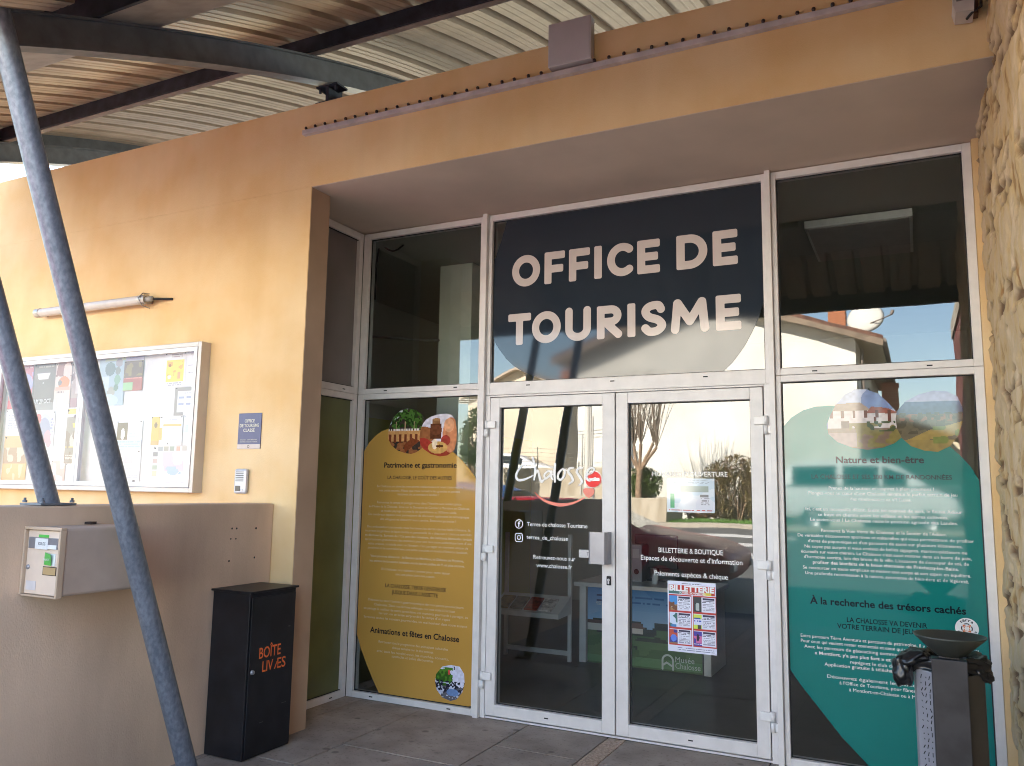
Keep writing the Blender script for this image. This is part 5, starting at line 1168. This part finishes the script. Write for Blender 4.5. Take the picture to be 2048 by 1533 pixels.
# cars -----------------------------------------------------------------
m_cglass = flat('car_glass', (.02, .025, .03), .03)
m_tyre = flat('tyre', (.02, .02, .02), .85); m_rim = flat('rim', (.4, .4, .42), .3, .7)
def car(name, label, cat, prof, width, paint, loc, yaw, wheels, glass_rng, group=None):
    """prof: list of (x, z_low, z_belt, z_top) from rear to nose; local +x is the nose"""
    th = thing(name, label, cat, (0, 0, 0), group)
    hw = width / 2
    secs = []
    for x, zl, zb, zt in prof:
        e = .04
        cab = zt - zb > .12
        wi = hw * (.80 if cab else .93)
        secs.append([(x, -hw * .88, zl), (x, -hw, zl + .15), (x, -hw, zb - .12), (x, -hw * .97, zb), (x, -wi, zt - e), (x, -wi * .86, zt), (x, 0, zt + .015), (x, wi * .86, zt), (x, wi, zt - e), (x, hw * .97, zb), (x, hw, zb - .12), (x, hw, zl + .15), (x, hw * .88, zl)])
    n = len(secs[0])
    mb = MB()
    vs = [p for s_ in secs for p in s_]
    fs = [(i * n + k, i * n + (k + 1) % n, (i + 1) * n + (k + 1) % n, (i + 1) * n + k) for i in range(len(secs) - 1) for k in range(n)]
    fs += [tuple(range(n))[::-1], tuple((len(secs) - 1) * n + k for k in range(n))]
    mb.raw(vs, fs, 0, True)
    bm_ = mb.build('body', paint, th)
    md = bm_.modifiers.new('s', 'SUBSURF'); md.levels = 2; md.render_levels = 2
    for a, b in glass_rng:      # side windows between two stations, slightly proud
        for s_ in (-1, 1):
            mb = MB()
            def P(x, f):
                zb = np.interp(x, [q[0] for q in prof], [q[2] for q in prof]); zt = np.interp(x, [q[0] for q in prof], [q[3] for q in prof])
                ww = hw * .97 + (hw * .80 - hw * .97) * f
                return (x, s_ * (ww + .012), zb + (zt - zb) * f)
            mb.poly([P(a, .14), P(b, .14), P(b, .80), P(a, .80)]); mb.build('window', m_cglass, th, fix=False)
    # windscreen and rear glass
    idx = [i for i in range(len(prof)) if prof[i][3] - prof[i][2] > .12]
    for i, j in ((idx[0] - 1, idx[0]), (idx[-1] + 1, idx[-1])):
        if 0 <= i < len(prof):
            a, b = prof[i], prof[j]
            mb = MB(); lift = .02; sx = .03 if i > j else -.03
            mb.poly([(a[0] * .88 + b[0] * .12 + sx, -hw * .74, a[3] * .88 + b[3] * .12 + lift), (a[0] * .88 + b[0] * .12 + sx, hw * .74, a[3] * .88 + b[3] * .12 + lift), (a[0] * .12 + b[0] * .88 + sx, hw * .62, a[3] * .12 + b[3] * .88 + lift), (a[0] * .12 + b[0] * .88 + sx, -hw * .62, a[3] * .12 + b[3] * .88 + lift)])
            mb.build('windscreen', m_cglass, th, fix=False)
    for x in wheels:
        for s_ in (-1, 1):
            mb = MB(); mb.lathe((x, s_ * (hw - .10), .31), [(.19, -.10), (.28, -.10), (.31, -.07), (.31, .07), (.28, .10), (.19, .10)], 24, 0, 'y')
            mb.lathe((x, s_ * (hw - .10), .31), [(.0001, s_ * .085), (.17, s_ * .07), (.20, s_ * .09)], 24, 1, 'y'); mb.build('wheel', [m_tyre, m_rim], th)
    xf = prof[-1][0]; zf = prof[-1][2]
    for s_ in (-1, 1):
        mb = MB(); mb.box((xf - .10, s_ * (hw * .58), zf - .16), (xf + .015, s_ * (hw * .88), zf - .04), 0, .02); mb.build('headlight', flat('lamp_glass', (.6, .6, .6), .1), th)
    th.location = loc; th.rotation_euler = (0, 0, yaw)
    for c in th.children: c.matrix_parent_inverse = Matrix()
    return th
hatch = [(-2.05, .35, .75, .80), (-1.98, .24, .90, .98), (-1.6, .2, .93, 1.36), (-.9, .2, .93, 1.46), (0, .2, .92, 1.45), (.45, .2, .91, 1.30), (1.05, .2, .93, .98), (1.6, .2, .88, .90), (1.98, .26, .74, .78), (2.08, .36, .62, .64)]
paint = lambda n, c: flat(n, c, .38, 0, .25)
m_red = paint('red_car_paint', (.34, .012, .02)); m_blue = paint('blue_car_paint', (.03, .10, .32)); m_wc = paint('white_car_paint', (.72, .72, .72))
def scaled(p, k, kz): return [(a * k, b, c * kz, d * kz) for a, b, c, d in p]
car('parked_car', 'dark red hatchback parked close to the canopy, mirrored low in the doors', 'car', scaled(hatch, 1.25, .95), 1.72, m_red, (-1.1, -7.0, 0), 0, (-1.6, 1.65), [(-1.8, -.9), (-.8, .5)])
car('parked_car', 'blue car parked across the street by the retaining wall', 'car', hatch, 1.7, m_blue, (-4.45, -10.6, .18), R(2), (-1.3, 1.3), [(-1.5, -.75), (-.68, .40)])
car('parked_car', 'small white car parked high on the terrace above the retaining wall', 'car', hatch, 1.7, m_wc, (-12.3, -28, 1.62), R(-6), (-1.3, 1.3), [(-1.5, -.75), (-.68, .40)])
vanp = [(-2.15, .4, .9, 1.0), (-2.1, .28, 1.05, 1.60), (-1.9, .25, 1.08, 1.82), (-.6, .25, 1.08, 1.86), (.5, .25, 1.08, 1.84), (.95, .25, 1.06, 1.55), (1.45, .25, 1.06, 1.12), (1.95, .3, .92, .97), (2.1, .4, .7, .74)]
car('parked_van', 'white small van parked behind the railing, mirrored in the teal pane', 'van', vanp, 1.8, m_wc, (2.6, -18.6, .55), 0, (-1.35, 1.35), [(-1.85, -.75), (-.6, .25), (.34, .9)])
ra = thing('street_railing', 'metal street railing of thin bars in front of the white van', 'railing', (2.6, -15, .55))
m_rail = flat('railing_green_grey', (.18, .2, .2), .5)
mb = MB(); mb.tube([(.6, -15.5, 1.68), (5.2, -15.5, 1.68)], .03, 8); mb.build('top_rail', m_rail, ra)
mb = MB(); mb.tube([(.6, -15.5, .75), (5.2, -15.5, .75)], .025, 8); mb.build('bottom_rail', m_rail, ra)
for k in range(42):
    mb = MB(); mb.tube([(.65 + k * .11, -15.5, .76), (.65 + k * .11, -15.5, 1.66)], .009, 5); mb.build('bar', m_rail, ra)
mb = MB(); mb.prism([(4.22, -3.3, 0), (4.7, -3.3, 0), (4.7, -6.2, 0), (4.22, -6.2, 0)], (0, 0, 3.4)); mb.box((4.2, -6.2, 3.4), (4.72, -3.3, 3.6), 1)
tag(mb.build('red_garden_wall', [mat('red_brown_render', (.20, .055, .04), .9, var=.2, scale=5, bump=.3, bscale=8), m_conc]), 'dark red brown wall end, mirrored next to the stone wall', 'wall')

# vegetation -----------------------------------------------------------
def leaves(mb, c, r, n, size, mi=0, seed=1, shell=.35, sq=1.0):
    g = np.random.default_rng(seed)
    cnt = 0
    while cnt < n:
        p = g.normal(size=3); p /= np.linalg.norm(p)
        rad = (shell + (1 - shell) * g.random()) ** .7
        p = p * rad
        if mnoise.noise(Vector(p) * 2.2 + Vector((seed, 0, 0))) < -.12: continue
        q = Vector((c[0] + p[0] * r[0], c[1] + p[1] * r[1], c[2] + p[2] * r[2] * sq))
        a = Vector(g.normal(size=3)).normalized(); b2 = a.orthogonal().normalized(); s_ = size * (.6 + .8 * g.random())
        mb.poly([q - a * s_, q + b2 * s_ * .5, q + a * s_, q - b2 * s_ * .5], mi if g.random() > .35 else mi + 1); cnt += 1
m_lf1 = flat('leaf_green', (.10, .15, .035), .6); m_lf2 = flat('leaf_dark', (.05, .08, .02), .6)
m_lb1 = flat('hedge_leaf', (.17, .13, .045), .7); m_lb2 = flat('hedge_twig', (.12, .07, .035), .8)
m_bark = mat('bark', (.30, .20, .13), .9, var=.2, scale=12, bump=.3)
tr = thing('pollard_tree', 'bare pollarded tree with a sheaf of upright shoots behind the planter wall', 'tree', (-3.82, -19, 1.3))
mb = MB(); mb.tube([(-3.82, -19, 1.1), (-3.83, -19, 1.7), (-3.80, -19, 2.15)], [.115, .095, .09], 12)
heads = [(-4.25, -19.0, 2.85), (-4.02, -19.15, 2.9), (-3.75, -18.9, 2.95), (-3.45, -19.1, 2.98), (-3.3, -18.95, 2.85)]
for h in heads: mb.tube([(-3.81, -19, 2.05), ((h[0] - 3.81) / 2 - .02, -19.0, 2.5), h], [.055, .045, .045], 8)
mb.build('trunk', m_bark, tr)
mb = MB()
for h in heads:
    for k in range(26):
        dx, dy = random.gauss(0, .26), random.gauss(0, .2); L_ = random.uniform(1.5, 2.4)
        mb.tube([h, (h[0] + dx * .45 + random.gauss(0, .03), h[1] + dy * .5, h[2] + L_ * .4), (h[0] + dx, h[1] + dy, h[2] + L_)], [.011, .008, .003], 4, cap=False)
mb.build('shoots', flat('shoot_bark', (.20, .15, .11), .8), tr)
def shrub(name, label, c, r, n, size, mats, seed, stems=6, cat='shrub'):
    s_ = thing(name, label, cat, (c[0], c[1], c[2] - r[2]))
    mb = MB(); leaves(mb, c, r, n, size, 0, seed); mb.build('foliage', mats, s_, fix=False)
    mb = MB()
    for k in range(stems):
        a = random.uniform(0, 6.28); q = random.uniform(.3, .8)
        mb.tube([(c[0] + .1 * math.cos(a), c[1] + .1 * math.sin(a), c[2] - r[2] * 1.02), (c[0] + r[0] * q * math.cos(a), c[1] + r[1] * q * math.sin(a), c[2] + r[2] * random.uniform(.2, .95))], [.03, .008], 5)
    mb.build('stems', m_bark, s_)
shrub('shrub', 'dense dark green shrub around the trunk of the pruned tree', (-3.85, -19.45, 1.72), (.62, .5, .52), 2600, .045, [m_lf1, m_lf2], 3)
shrub('hedge', 'tall brown and green unclipped hedge at the right of the mirrored street', (-1.25, -20.2, 1.5), (1.15, .7, 1.15), 6000, .05, [m_lb1, m_lb2], 5, 40, 'hedge')
shrub('hedge', 'lower reddish brown bush beside the tall hedge', (-2.2, -19.9, .95), (.55, .4, .42), 1800, .045, [flat('rust_leaf', (.22, .09, .035), .7), m_lb2], 8, 12, 'hedge')
shrub('leafy_tree', 'tall green leafy tree at the far left of the mirrored street', (-9.7, -19.2, 3.0), (.62, .6, 1.25), 4200, .06, [m_lf1, m_lf2], 11, 10, 'tree')
mb = MB(); g = np.random.default_rng(4)
for k in range(2600):
    x, y = g.uniform(-2.68, .6), g.uniform(-19.0, -17.95); h = g.uniform(.06, .16); a = g.uniform(0, 6.28)
    mb.poly([(x - .012 * math.cos(a), y - .012 * math.sin(a), .62), (x + .012 * math.cos(a), y + .012 * math.sin(a), .62), (x + g.normal() * .03, y + g.normal() * .03, .62 + h)])
mb.box((-2.68, -19.4, .4), (.6, -17.91, .62))
o = mb.build('grass', flat('grass_green', (.10, .22, .03), .7), fix=False); o['kind'] = 'stuff'; o['label'] = 'strip of bright green grass behind the far kerb'
